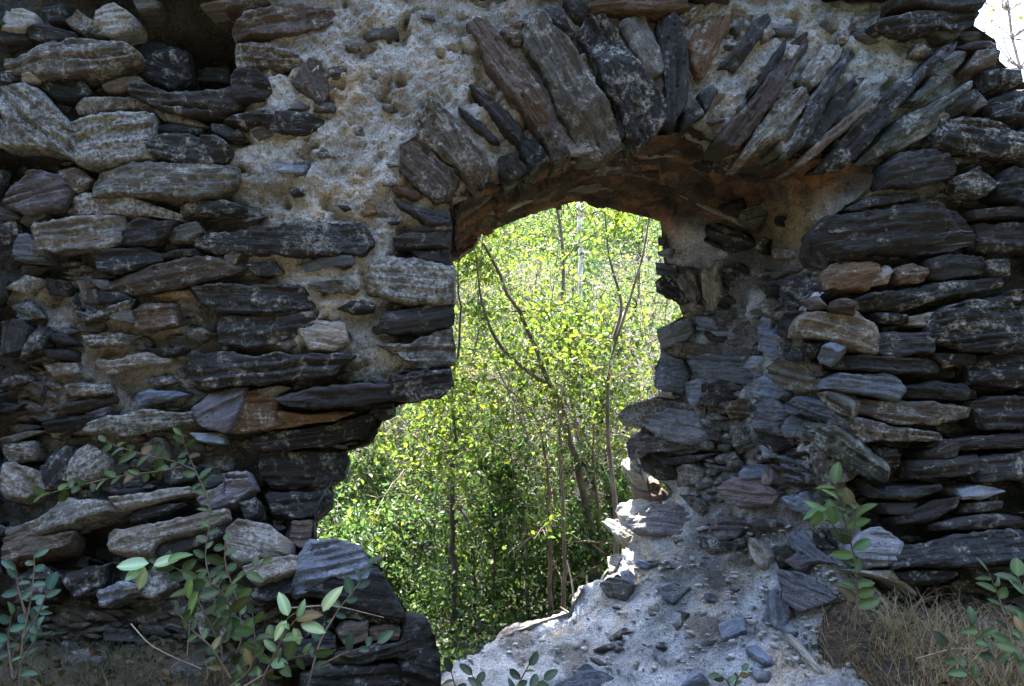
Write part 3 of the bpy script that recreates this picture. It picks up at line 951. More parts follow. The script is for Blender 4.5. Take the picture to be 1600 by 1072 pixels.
# ------------------------------------------------------------------ stones
ROCK = {  # base colour, lichen amount; blue sky light added to blue-grey N
 'D': ((.0225, .0225, .0230), .33), 'G': ((0.0736, 0.0704, 0.0624), .50), 'B': ((0.0748, 0.0612, 0.0493), .36), 'R': ((.070, .052, .042), .30),
 'O': ((0.1215, 0.0765, 0.0405), .25), 'L': ((0.2160, 0.1998, 0.1755), .6), 'V': ((.082, .078, .070), .85), 'N': ((.140, .165, .215), .36),
 'P': ((.135, .128, .148), .4), 'E': ((0.0553, 0.0612, 0.0493), .5)}
STONE_N = [0]
def stone_geom(uv, depth, rough, seed, res):
    """front face grid over an outline given in the stone's own plane (u along the bedding), with rounded, layered and chipped relief"""
    rg = np.random.default_rng(seed)
    u0, u1 = uv[:, 0].min(), uv[:, 0].max(); L = u1 - u0
    nu = int(np.clip(L / res, 5, 110)); us = u0 + L * (np.linspace(0.012, 0.988, nu))
    n = len(uv); lo = np.full(nu, 1e9); hi = np.full(nu, -1e9)
    for i in range(n):
        a, b = uv[i], uv[(i + 1) % n]
        if abs(a[0] - b[0]) < 1e-9: continue
        t = (us - a[0]) / (b[0] - a[0]); m = (t >= 0) & (t <= 1); v = a[1] + t * (b[1] - a[1])
        lo = np.where(m, np.minimum(lo, v), lo); hi = np.where(m, np.maximum(hi, v), hi)
    bad = hi < lo; mid = 0.5 * (uv[:, 1].min() + uv[:, 1].max()); lo[bad] = mid - .002; hi[bad] = mid + .002
    wd = np.maximum(hi - lo, .004)
    jit = np.minimum(.014, wd * .15)
    lo = lo + jit * (1.1 * fbm(us * 8 + .3 * seed, 0, 0, seed, 3) + .55 * fbm(us * 47, 5, 0, seed + 3, 3, .7)); hi = hi + jit * (1.1 * fbm(us * 8 + .7 * seed, 9, 0, seed + 5, 3) + .55 * fbm(us * 47, 7, 0, seed + 6, 3, .7))
    nv = int(np.clip(np.median(wd) / res * 1.35, 4, 80))
    s = np.linspace(0, 1, nv)
    U = np.repeat(us[None], nv, 0); Vv = lo[None] + (hi - lo)[None] * s[:, None]
    e = np.minimum(np.minimum(Vv - lo[None], hi[None] - Vv), np.minimum(U - us[0], us[-1] - U) + .002)
    W = uv[:, 1].max() - uv[:, 1].min()
    r = min(.010, .22 * np.median(wd) + .001) * rg.uniform(.4, 1.2)
    e = e + r * .5 * fbm(U * 30, Vv * 30, 4, seed + 11, 3)
    q = np.clip(1 - e / r, 0, 1)
    h = -r * 0.8 * (1 - np.sqrt(np.clip(1 - q * q, 0, 1)))
    # cleaved facets
    for k in range(rg.integers(2, 5)):
        th = rg.uniform(0, 2 * math.pi); cu, cv = math.cos(th), math.sin(th)
        ext = abs(cu) * L / 2 + abs(cv) * W / 2
        pos = rg.uniform(.05, 0.9) * ext; sl = rg.uniform(.2, 1.1) * (1 if pos > .45 * ext else .35)
        dd = (U - (u0 + L / 2)) * cu + (Vv - mid) * cv + 0.016 * fbm(U * 16, Vv * 22, k, seed + k, 4, .6)
        h = h - np.maximum(0, dd - pos) * sl
    h = np.maximum(h, -0.05)
    sc = min(1.0, W / .06 + .2) * rough
    lay = fbm(U * 6, Vv * 60, 0, seed + 40, 4, .6)
    h = h + sc * (.012 * fbm(U * 8, Vv * 13, 0, seed + 50, 5, .58) + .006 * lay)
    # laminations: each thin bed ends a little further out or in, and is snapped off along its length
    bed = Vv / rg.uniform(.011, .022) + .9 * fbm(U * 5, Vv * 6, 1, seed + 61, 3)
    bi = np.floor(bed).astype(np.int64)
    brk = np.floor(U / rg.uniform(.07, .16) + bi * .37 + .6 * fbm(U * 9, bi * 3.1, 2, seed + 62, 2)).astype(np.int64)
    h = h + sc * (.0065 * _hash(bi, bi * 0 + 3, bi * 0, seed) + .0055 * _hash(bi, brk, bi * 0 + 1, seed))
    h = h - sc * .004 * sstep(.80, .98, bed - bi)
    nfr = nv * nu
    # sideways displaced rings going back into the wall
    idx = np.arange(nfr).reshape(nv, nu)
    loop = np.r_[idx[0, :], idx[1:, -1], idx[-1, -2::-1], idx[-2:0:-1, 0]]
    F_ = np.stack([U, Vv, h], -1).reshape(-1, 3)
    c = F_[loop].mean(0); m = len(loop)
    verts = [F_]; rings = [loop]; base = nfr
    for dz, k in ((.010, 1.015), (.030, 1.02), (.065, 1.0), (depth, .92)):
        ring = F_[loop].copy()
        ring[:, :2] = c[:2] + (ring[:, :2] - c[:2]) * k
        ring[:, 1] += .004 * fbm(ring[:, 0] * 12, dz * 90, 1, seed + 70, 2)
        ring[:, 2] = np.minimum(F_[loop, 2], -.0) - dz
        verts.append(ring); rings.append(np.arange(base, base + m)); base += m
    quads = [np.stack([idx[:-1, :-1], idx[:-1, 1:], idx[1:, 1:], idx[1:, :-1]], -1).reshape(-1, 4)]
    for a, b in zip(rings[:-1], rings[1:]):
        quads.append(np.stack([a, b, np.roll(b, -1), np.roll(a, -1)], -1))
    return np.concatenate(verts), np.concatenate(quads)

def stone(poly, kind, proud, depthfn, parent, name='stone', mixn=0.0, res=.0072, body=.13, level=0.0, rough=1.0, nover=None, grow=1.075, geom_only=False):
    STONE_N[0] += 1; seed = STONE_N[0] * 101
    rg = np.random.default_rng(seed)
    P = np.array(poly, float); c = P.mean(0)
    P = c + (P - c) * grow
    C = unproj(c[0], c[1], depthfn(c[0], c[1]))
    n = normals_of(depthfn, np.array(c[0]), np.array(c[1]), 14.0)
    toc = nrm(CAM - C)
    n = nrm(n * (1 - mixn) + toc * mixn)
    if nover is not None: n = nrm(np.array(nover, float))
    # a little individual tilt
    n = nrm(n + rg.normal(0, .05, 3))
    C = C + n * (proud * .01 + level)
    rays = np.stack([(P[:, 0] - PX) / F, np.ones(len(P)), (PY - P[:, 1]) / F], -1)
    t = ((C - CAM) @ n) / (rays @ n)
    W = CAM + rays * t[:, None]
    C = W.mean(0)
    a = nrm(np.cross(n, np.array([0, -1.0, 0.02])) if abs(n[1]) < .3 else np.cross(np.array([0, 0, 1.0]), n) * -1.0)
    b = nrm(np.cross(n, a))
    q = np.stack([(W - C) @ a, (W - C) @ b], -1)
    # outline moments along its length give the bedding direction
    dense = resample(list(q) + [q[0]], .006)
    cv = np.cov((dense - dense.mean(0)).T); ev, evec = np.linalg.eigh(cv)
    d = evec[:, 1]
    if ev[1] < ev[0] * 1.5: d = np.array([1.0, 0.0])
    if d[0] < 0: d = -d
    tx = d[0] * a + d[1] * b; ty = nrm(np.cross(n, tx))
    uv = np.stack([(W - C) @ tx, (W - C) @ ty], -1)
    verts, quads = stone_geom(uv, body, rough, seed, res)
    v2 = np.stack([verts[:, 0], -verts[:, 2], verts[:, 1]], -1)      # local y points into the wall
    if geom_only: return np.array([tx, -n, ty]).T, C - np.array(WALL.location), v2, quads
    col, lich = ROCK[kind]
    me = make_mesh(name, v2, quads, M_STONE, False)
    o = bpy.data.objects.new(name, me); COL.objects.link(o)
    M = Matrix(((tx[0], -n[0], ty[0], C[0]), (tx[1], -n[1], ty[1], C[1]), (tx[2], -n[2], ty[2], C[2]), (0, 0, 0, 1)))
    pl = WALL.location.copy()
    if parent is not WALL: pass
    o.parent = parent; o.matrix_parent_inverse = Matrix.Identity(4)
    M.translation -= pl
    o.matrix_local = M
    j = rg.uniform(.65, 1.6); w = rg.normal(.015, .045)
    o.color = (col[0] * j * (1 + w), col[1] * j, col[2] * j * (1 - w), float(np.clip(lich + rg.normal(0, .16), 0, 1)))
    return o, M, v2, quads

OUTLINES = []
def read(blocks):
    for (ox, oy, sc), txt in blocks:
        for ln in txt.strip().splitlines():
            f = ln.split(); pts = [tuple(float(v) for v in p.split(',')) for p in f[2:]]
            yield f[0], float(f[1]), [(ox + x / sc, oy + y / sc) for x, y in pts]

def area(P):
    P = np.array(P); x, y = P[:, 0], P[:, 1]
    return 0.5 * abs(np.dot(x, np.roll(y, -1)) - np.dot(y, np.roll(x, -1)))
for k, pr, poly in read(BLOCKS):
    stone(poly, k, pr, front_depth, WALL); OUTLINES.append(np.array(poly))
for k, pr, poly in read(ARCH_BLOCKS):
    stone(poly, k, pr, front_depth, SOFFIT, 'voussoir', body=.2, grow=1.10); OUTLINES.append(np.array(poly))
JOUT = []
for k, pr, poly in read(JAMB_BLOCKS):
    c = np.mean(poly, 0)
    par = SOFFIT if c[1] < np.interp(c[0], [700, 905, 1030, 1200, 1390], [420, 345, 352, 322, 262]) else (SILL if c[1] > 800 + max(0, (c[0] - 1010) * .35) else JAMB)
    small = area(poly) < 160 
    JOUT.append(np.array(poly))
    if k.islower():      # stones of the broken outer edge outside, sun put into their pale kind and tilt
        stone(poly, k.upper(), 1, lambda x, y: D + T + .11 + 0 * np.asarray(x, float), par, body=.16, nover=(-.52, -.45, .72), grow=1.1)
    else:
        stone(poly, k, pr, jamb_depth, par, mixn=0.38, body=.14 if not small else .05, grow=1.24, level=.02, rough=1.3)
stone([(684, 374), (716, 370), (745, 373), (738, 386), (716, 398), (684, 402)], 'R', 2, lambda x, y: D + .9 + 0 * np.asarray(x, float), WALL, body=.1)

# ---- smaller filling stones between the traced ones: packing chips in the joints, one joined mesh per face
def filler(name, depthfn, poly, outl, box, n_try, sizes, level, seed, parent, mixn, kinds, avoid=None):
    rg = np.random.default_rng(seed)
    gx0, gy0, gx1, gy1 = box; occ = np.zeros((gy1 - gy0, gx1 - gx0), bool)
    yy, xx = np.mgrid[gy0:gy1, gx0:gx1]
    occ |= ~in_poly(xx.astype(float), yy.astype(float), poly)
    for P in outl:
        x0, y0 = np.floor(P.min(0)).astype(int) - 3; x1, y1 = np.ceil(P.max(0)).astype(int) + 3
        x0 = max(x0, gx0); y0 = max(y0, gy0); x1 = min(x1, gx1); y1 = min(y1, gy1)
        if x1 <= x0 or y1 <= y0: continue
        sub = (slice(y0 - gy0, y1 - gy0), slice(x0 - gx0, x1 - gx0))
        Q = P.mean(0) + (P - P.mean(0)) * 1.02
        occ[sub] |= in_poly(xx[sub].astype(float), yy[sub].astype(float), Q)
    VS, QS, CS, base = [], [], [], 0
    for it in range(n_try):
        Lx = rg.uniform(*sizes) * (1.0 if it > n_try * .5 else 1.5); Ly = Lx * rg.uniform(.22, .5)
        x = rg.uniform(gx0 + 30, gx1 - 30); y = rg.uniform(gy0 + 20, gy1 - 20)
        if avoid is not None and avoid(x, y) > rg.uniform(): continue
        th = rg.normal(0, .16); k = rg.integers(5, 9)
        k = rg.integers(4, 7); an = np.sort((np.arange(k) + rg.uniform(-.3, .3, k)) * 2 * math.pi / k)
        rr = rg.uniform(.7, 1.15, k)
        ex = np.sign(np.cos(an)) * np.abs(np.cos(an)) ** .55 * Lx / 2 * rr; ey = np.sign(np.sin(an)) * np.abs(np.sin(an)) ** .55 * Ly / 2 * rr
        P = np.stack([x + ex * math.cos(th) - ey * math.sin(th), y + ex * math.sin(th) + ey * math.cos(th)], -1)
        x0, y0 = np.floor(P.min(0)).astype(int); x1, y1 = np.ceil(P.max(0)).astype(int)
        if x0 < gx0 or y0 < gy0 or x1 >= gx1 or y1 >= gy1: continue
        sub = (slice(y0 - gy0, y1 - gy0), slice(x0 - gx0, x1 - gx0))
        m = in_poly(xx[sub].astype(float), yy[sub].astype(float), P)
        if (occ[sub] & m).sum() > 0.16 * m.sum(): continue
        occ[sub] |= m
        yield P, kinds[rg.integers(len(kinds))], rg
def fill_mesh(gen, name, depthfn, parent, mixn, levelfn, res=.010):
    VS, QS, b = [], [], 0
    tints = []
    for P, kind, rg in gen:
        c = P.mean(0)
        lv = float(levelfn(c[0], c[1])) + rg.uniform(.006, .03)
        R, Tn, v2, q = stone(P, kind, 0, depthfn, parent, 'chip', mixn, res, .06, lv, .8, geom_only=True)
        VS.append(v2 @ R.T + Tn); QS.append(q + b); b += len(v2)
    me = make_mesh(name, np.concatenate(VS), np.concatenate(QS), M_STONE, False)
    o = link(name, me, parent); o.color = ((.042, .041, .040, .4) if name == 'outlying_stones' else (.52, .52, .52, .2) if name == 'mortar_crumbs' else (.072, .070, .068, .45)); o['kind'] = 'stuff'
    return len(VS)
pl_avoid = lambda x, y: float(.97 * (mortar_level(x, y) > -.034))
n1 = fill_mesh(filler('f', front_depth, FRONT_POLY, OUTLINES, (0, 0, 1600, 1040), 9000, (12, 44), 0, 5, WALL, 0, 'DDDGGBVPN', pl_avoid), 'packing_chips', front_depth, WALL, 0.0, mortar_level)
n2 = fill_mesh(filler('f', jamb_depth, JAMB_POLY, JOUT, (880, 400, 1360, 1072), 2200, (9, 30), 0, 6, JAMB, .3, 'NNDGPV', lambda x, y: .97 * (y > 790)), 'packing_chips', jamb_depth, JAMB, .35, lambda x, y: 0.0)
fill_mesh(filler('f', jamb_depth, JAMB_POLY, JOUT, (700, 800, 1400, 1072), 420, (3.5, 10), 0, 12, SILL, .3, 'L'), 'mortar_crumbs', jamb_depth, SILL, .45, lambda x, y: .004)
# wall beyond the frame: coarse coursed stones, joined
n3 = fill_mesh(filler('f', front_depth, FRONT_POLY, [], (-560, -520, -4, 1200), 1500, (60, 150), 0, 8, WALL, 0, 'DGBVP'), 'outlying_stones', front_depth, WALL, 0.0, lambda x, y: .03, .022)
n4 = fill_mesh(filler('f', front_depth, FRONT_POLY, [], (1604, 130, 2280, 1200), 1500, (60, 150), 0, 9, WALL, 0, 'DGBVP'), 'outlying_stones', front_depth, WALL, 0.0, lambda x, y: .03, .022)
n5 = fill_mesh(filler('f', front_depth, FRONT_POLY, [], (-4, -520, 1520, -14), 1800, (60, 150), 0, 10, WALL, 0, 'DGBVP'), 'outlying_stones', front_depth, WALL, 0.0, lambda x, y: .03, .022)
print('stones', STONE_N[0], 'fill', n1, n2, n3, n4, n5)
# ------------------------------------------------------------------ ground inside and outside the wall
def ground_z(X, Y):
    X = np.asarray(X, float); Y = np.asarray(Y, float)
    inside = -0.86 + 0.20 * np.minimum(Y, 0) * sstep(-6, -0.2, Y) - 0.15 * sstep(0, -3, Y)
    trough = -0.62 * sstep(-0.75, -0.15, X) * sstep(1.56, 1.16, X + .06 * fbm(X * 6, Y * 6, 0, 84, 2)) * sstep(-1.6, -.5, Y)
    inside = inside + trough + .07 * sstep(1.3, 1.6, X)
    hill = 0.40 * np.maximum(0, Y - 7.0) ** 1.04 * sstep(.62, .36, X / np.maximum(Y + D, 1)) + 0.06 * np.maximum(0, Y - 7)
    outside = -1.75 - 0.06 * np.clip(Y - 1, 0, 6) + np.minimum(hill, 17)
    inside = inside + .5 * np.clip(np.maximum(-Y - 6.0, 0), 0, 12)  # bank added out of view to block the low sky
    k = sstep(0.3, 1.1, Y)
    z = inside * (1 - k) + outside * k
    return z + 0.035 * fbm(X * 2.1, Y * 2.1, 0, 81, 4) + 0.25 * fbm(X * .25, Y * .25, 0, 82, 3) * sstep(3, 8, np.abs(Y))
def build_ground():
    g = np.sinh(np.linspace(-1, 1, 260) * 5.4) / math.sinh(5.4) * 150
    h = np.r_[np.linspace(-150, -6, 24), np.arange(-5.5, -1.2, .2), np.arange(-1.2, 1.5, .035), np.arange(1.6, 12, .3), np.linspace(12.5, 170, 60)]
    X, Y = np.meshgrid(g + .3, h); Z = ground_z(X, Y)
    idx = np.arange(X.size).reshape(X.shape)
    fc = np.stack([idx[:-1, :-1], idx[:-1, 1:], idx[1:, 1:], idx[1:, :-1]], -1).reshape(-1, 4)
    o = link('ground', make_mesh('ground', np.stack([X, Y, Z], -1).reshape(-1, 3), fc, M_SOIL))
    tag(o, kind='structure')
build_ground()

# ------------------------------------------------------------------ foliage
def leaf_cloud(pos, size, rg, up=0.35, tint=(.085, .13, .022), var=.28, hue=.16, simple=False, droop=0.25, face=None):
    """one small folded blade per position: two quads meeting at the midrib"""
    n = len(pos)
    d = nrm(rg.normal(0, 1, (n, 3)) + np.array([0, 0, -droop]))
    m = nrm(rg.normal(0, 1, (n, 3)) + np.array([0, 0, up * 2]) + (np.zeros(3) if face is None else face))
    s = nrm(np.cross(d, m)); m = nrm(np.cross(s, d))
    L = size * rg.uniform(.6, 1.3, n)[:, None]; Wd = L * rg.uniform(.26, .36, n)[:, None]
    fold = .35 * Wd
    b = pos; tip = pos + d * L - m * L * .12
    if simple:
        v = np.stack([b, b + d * L * .5 + s * Wd + m * fold, tip, b + d * L * .5 - s * Wd + m * fold], 1)
        q = np.array([[0, 1, 2, 3]])
        k = 4
    else:
        v = np.stack([b, b + d * L * .28 + s * Wd * .85 + m * fold, b + d * L * .66 + s * Wd * .8 + m * fold, tip,
                      b + d * L * .66 - s * Wd * .8 + m * fold, b + d * L * .28 - s * Wd * .85 + m * fold], 1)
        q = np.array([[0, 1, 2, 3], [0, 3, 4, 5]]); k = 6
    fc = (q[None] + (np.arange(n) * k)[:, None, None]).reshape(-1, 4)
    c = np.array(tint)[None] * (1 + rg.normal(0, var, (n, 1)).clip(-.6, .9))
    w = rg.normal(0, hue, (n, 1)); c = c * np.concatenate([1 + w, 1 + w * .25, 1 - w], 1)
    yl = rg.uniform(0, 1, n) < .015
    c[yl] = c[yl] * np.array([1.4, 1.25, .9])
    c = np.concatenate([np.clip(c, .004, .8), np.ones((n, 1))], 1)
    return v.reshape(-1, 3), fc, np.repeat(c, k, 0)

def tube(pts, rad, sides=6):
    pts = np.asarray(pts, float); n = len(pts)
    t = nrm(np.gradient(pts, axis=0)); ref = np.array([.31, .95, .05])
    a = nrm(np.cross(t, ref)); b = np.cross(t, a)
    an = np.arange(sides) * 2 * math.pi / sides
    v = pts[:, None] + (a[:, None] * np.cos(an)[None, :, None] + b[:, None] * np.sin(an)[None, :, None]) * np.asarray(rad)[:, None, None]
    idx = np.arange(n * sides).reshape(n, sides)
    fc = np.stack([idx[:-1], np.roll(idx[:-1], -1, 1), np.roll(idx[1:], -1, 1), idx[1:]], -1).reshape(-1, 4)
    return v.reshape(-1, 3), fc

def spline(pts, n):
    pts = np.asarray(pts, float)
    s = np.r_[0, np.cumsum(np.linalg.norm(np.diff(pts, axis=0), axis=1))]; t = np.linspace(0, s[-1], n)
    out = np.stack([np.interp(t, s, pts[:, k]) for k in range(pts.shape[1])], -1)
    for _ in range(3):
        out[1:-1] = .25 * out[:-2] + .5 * out[1:-1] + .25 * out[2:]
    return out

class Acc:
    def __init__(s): s.v, s.f, s.b = [], [], 0
    def add(s, vf):
        s.v.append(vf[0]); s.f.append(vf[1] + s.b); s.b += len(vf[0])
    def get(s): return np.concatenate(s.v), np.concatenate(s.f)

def tree(name, label, group, trunk, r0, n_leaf, leaf, seed, bark=(.09, .075, .06), tint=(.085, .13, .022), nb=26, reach=1.5, start=.12, simple=False, scatter=.2, cat='tree', rise=.45, extra=()):
    rg = np.random.default_rng(seed)
    tr = spline(trunk, 26); n = len(tr)
    tr[2:-1] += rg.normal(0, r0 * .22, (n - 3, 3))
    base = tr[0].copy(); A = Acc()
    rad = r0 * (1 - .86 * np.linspace(0, 1, n) ** .9)
    A.add(tube(tr, rad, 8 if r0 > .03 else 6))
    pos = []
    br_all = []
    for k in range(nb):
        t = start + (1 - start) * rg.uniform(0, 1) ** .85; i = int(t * (n - 1)); p0 = tr[i]
        az = rg.uniform(0, 2 * math.pi); L = reach * rg.uniform(.45, 1.1) * (1 - .45 * t)
        d = np.array([math.cos(az), math.sin(az), rise + rg.normal(0, .35)]); d /= np.linalg.norm(d)
        m = 7; s = np.linspace(0, 1, m)[:, None]
        bend = np.array([rg.normal(0, .2), rg.normal(0, .2), rg.normal(-.1, .25)])
        br = p0 + d * L * s + bend * L * s ** 2
        br[1:] += rg.normal(0, .02 * L, (m - 1, 3))
        A.add(tube(br, np.maximum(rad[i] * .5 * (1 - .85 * s[:, 0]), .0025), 5)); br_all.append((br, L))
        for q in range(3):
            j = rg.integers(2, m); dd = nrm(d + rg.normal(0, .8, 3)); l2 = L * rg.uniform(.25, .5); s2 = np.linspace(0, 1, 4)[:, None]
            tw = br[j] + dd * l2 * s2 + np.array([0, 0, -.12]) * l2 * s2 ** 2
            A.add(tube(tw, np.maximum(rad[i] * .2 * (1 - .8 * s2[:, 0]), .002), 4)); br_all.append((tw, l2))
    for ex in extra:
        ex = spline(ex, 16); A.add(tube(ex, np.linspace(r0 * .55, .004, 16), 6)); br_all.append((ex[6:], 1.0))
    wts = np.array([b[1] for b in br_all]); wts = wts / wts.sum()
    cnt = rg.multinomial(n_leaf, wts)
    for (br, L), c in zip(br_all, cnt):
        if c == 0: continue
        tt = rg.uniform(.1, 1, c) ** .7 * (len(br) - 1); i0 = np.minimum(tt.astype(int), len(br) - 2); fr = (tt - i0)[:, None]
        pos.append(br[i0] * (1 - fr) + br[i0 + 1] * fr + rg.normal(0, scatter * min(1, L), (c, 3)))
    o = thing(name, label, cat, base, group)
    v, f = A.get(); tk = link('trunk', make_mesh('trunk', v - base, f, M_BARK), o); tk.color = (*bark, 1)
    pos = np.concatenate(pos)
    pos = pos[pos[:, 1] > 1.35]
    tn = np.array(tint) * (1 + rg.normal(0, .10))
    v, f, c = leaf_cloud(pos, leaf, rg, tint=tn, simple=simple)
    cr = link('crown', make_mesh('crown', v - base, f, M_TREE_LEAF, False, c), o)
    return o

def px_path(pts):
    return [unproj(x, y, d) for x, y, d in pts]
def tree_path(pts):
    return [unproj(x, y, d * .80) for x, y, d in pts]
def rooted(pts):
    """trunk path from its foot on the ground upward"""
    P = tree_path(pts); p = P[0].copy(); g = float(ground_z(p[0], p[1])) - .1
    foot = np.array([p[0] + (p[0] - P[1][0]) * .3, p[1], g]); return [foot] + P

G_WOOD = 'slender trees of the wood beyond the opening'
tree('leaning_tree', 'dark leaning tree with a long bowed trunk crossing the opening', None,
     rooted([(926, 830, 7.0), (905, 730, 7.0), (868, 610, 6.9), (828, 520, 6.8), (780, 430, 6.7), (735, 350, 6.7), (690, 250, 6.6)]), .042, 3200, .046, 201,
     bark=(.11, .09, .072), start=.45, nb=20, reach=1.2, extra=[tree_path([(868, 610, 6.9), (830, 585, 6.8), (775, 540, 6.7), (750, 470, 6.6), (742, 380, 6.6)])])
tree('forked_sapling', 'thin grey sapling whose stem forks beside the broken jamb', None,
     rooted([(962, 790, 6.2), (950, 690, 6.2), (948, 600, 6.2), (965, 510, 6.2), (1000, 430, 6.2), (1015, 340, 6.2), (1020, 200, 6.2)]), .026, 2400, .048, 202,
     bark=(.15, .125, .10), start=.4, nb=16, reach=.9, extra=[tree_path([(958, 530, 6.2), (975, 480, 6.1), (950, 400, 6.0), (945, 330, 6.0)])])
tree('pale_birch', 'tall pale white-barked tree straight behind the arch', None,
     rooted([(903, 760, 9.2), (904, 600, 9.2), (907, 480, 9.2), (910, 400, 9.2), (900, 320, 9.2), (905, 200, 9.2), (915, 0, 9.2)]), .052, 700, .048, 203,
     bark=(.62, .58, .52), start=.55, nb=18, reach=1.2)
tree('twin_stem_tree', 'brown tree with two dark stems rising from a leafy thicket', None,
     rooted([(945, 860, 8.2), (930, 790, 8.2), (905, 690, 8.2), (890, 620, 8.2), (884, 520, 8.2), (878, 400, 8.2), (868, 300, 8.2), (850, 150, 8.2)]), .042, 3000, .046, 204,
     bark=(.12, .085, .062), start=.5, nb=18, reach=1.3, extra=[tree_path([(925, 770, 8.2), (897, 700, 8.1), (868, 640, 8.0), (850, 560, 8.0), (846, 450, 8.0)])])
tree('slim_dark_tree', 'slim dark stem with a short side limb low over the sill', None,
     rooted([(708, 860, 6.6), (704, 780, 6.6), (712, 700, 6.6), (706, 620, 6.6), (722, 520, 6.6), (712, 380, 6.6)]), .03, 2400, .05, 205,
     bark=(.05, .042, .035), start=.4, nb=16, reach=1.0, extra=[tree_path([(704, 785, 6.6), (725, 800, 6.5), (745, 850, 6.4)])])

for k, pth in enumerate([[(962, 800, 7.4), (940, 740, 7.4), (915, 680, 7.4), (880, 620, 7.4), (830, 560, 7.4), (800, 520, 7.4)], [(935, 800, 7.0), (925, 720, 7.0), (930, 640, 7.0), (938, 560, 7.0)],
        [(880, 780, 6.4), (872, 700, 6.4), (878, 620, 6.4), (890, 540, 6.4)], [(858, 760, 6.6), (850, 690, 6.6), (835, 640, 6.6), (790, 600, 6.6), (730, 590, 6.6)], [(820, 800, 6.9), (800, 730, 6.9), (790, 650, 6.9), (800, 560, 6.9)],
        [(770, 810, 7.2), (765, 740, 7.2), (745, 690, 7.2), (715, 660, 7.2)]]):
    tree('leaning_sapling', 'leaning brown stem in the tangle behind the broken jamb' if k < 4 else 'crooked grey stem in the shaded thicket below the arch', 'leaning stems behind the opening', rooted(pth), .022, 260, .046, 230 + k,
         bark=(.16, .11, .08) if k < 4 else (.13, .115, .095), nb=18, reach=.9, start=.25, cat='sapling', scatter=.1)
rw = np.random.default_rng(77)
spots = []
for k in range(900):
    d = rw.uniform(7.5, 24); x = rw.uniform(-.42, .50) * d
    if d < 12 and abs(x / d - .2) < .0155: continue
    if all((x - a) ** 2 + (d - b) ** 2 > (1.0 + .02 * d) ** 2 for a, b in spots): spots.append((x, d))
    if len(spots) >= 46: break
for k, (x, d) in enumerate(spots):
    y = d - D; z = float(ground_z(x, y)) - .1
    H = rw.uniform(4.2, 7.5); lean = rw.normal(0, .5, 2)
    path = [np.array([x, y, z]), np.array([x + lean[0] * .2, y, z + H * .35]), np.array([x + lean[0] * .7, y + lean[1] * .5, z + H * .7]), np.array([x + lean[0] * 1.2, y + lean[1], z + H])]
    far = d > 13
    tone = rw.uniform(.6, 1.6)
    kind_ = 'pale-barked slender leafy tree standing in the sunlit wood' if tone > 1.2 else ('dark-stemmed slender leafy tree standing in the sunlit wood' if tone < .9 else 'brown-stemmed slender leafy tree standing in the sunlit wood')
    tree('leafy_tree', kind_, G_WOOD, path, rw.uniform(.022, .06), 5200 if not far else 4200,
         (.048 if not far else .072) * rw.uniform(.7, 1.25), 300 + k, bark=(.085 * tone, .07 * tone, .055 * tone), nb=28, reach=1.7, start=.18, simple=far, scatter=.24,
         tint=(.100 * rw.uniform(.7, 1.2), .138, .058 * rw.uniform(.6, 1.3)))  # leaf tint paled and greyed to stand in for haze
G_STEM = 'bare pale saplings in the wood'
for k in range(38):
    d = rw.uniform(5.6, 10.5); x = rw.uniform(-.2, .36) * d; y = d - D; z = float(ground_z(x, y)) - .05; H = rw.uniform(2.5, 4.5); ln = rw.normal(0, .8, 2)
    path = [np.array([x, y, z]), np.array([x + ln[0] * .25, y, z + H * .4]), np.array([x + ln[0] * .6 + rw.normal(0, .12), y, z + H * .7]), np.array([x + ln[0], y + ln[1], z + H])]
    tn = rw.uniform(.5, 1.3)
    tree('bare_sapling', 'thin nearly bare pale sapling stem among the leaves of the wood', G_STEM, path, rw.uniform(.009, .019), 140, .05, 700 + k, bark=(.26 * tn, .22 * tn, .17 * tn), nb=22, reach=1.15, start=.2, tint=(.11, .14, .035), cat='sapling', scatter=.1)
# low shrubs of the wood floor
G_SHRUB = 'green shrubs crowding the wood floor'
for k in range(40):
    d = rw.uniform(4.9, 12); x = rw.uniform(-.34, .52) * d; y = d - D
    if y < 2.1: y = 2.1 + rw.uniform(0, .8)
    z = float(ground_z(x, y)) - .05; H = rw.uniform(.9, 2.0) * (.7 if d < 6.8 else 1)
    path = [np.array([x, y, z]), np.array([x + rw.normal(0, .1), y, z + H * .5]), np.array([x + rw.normal(0, .25), y + rw.normal(0, .2), z + H])]
    tree('leafy_shrub', 'tall upright green shrub crowding the shaded wood floor' if H > 1.45 else 'low spreading green shrub on the shaded wood floor', G_SHRUB, path, .014, 2600, .052, 500 + k, nb=18, reach=.95, start=.05,
         tint=(.050, .088, .030), cat='shrub', scatter=.16, rise=.7)  # dark tint puts the shade of the lower wood into the leaves
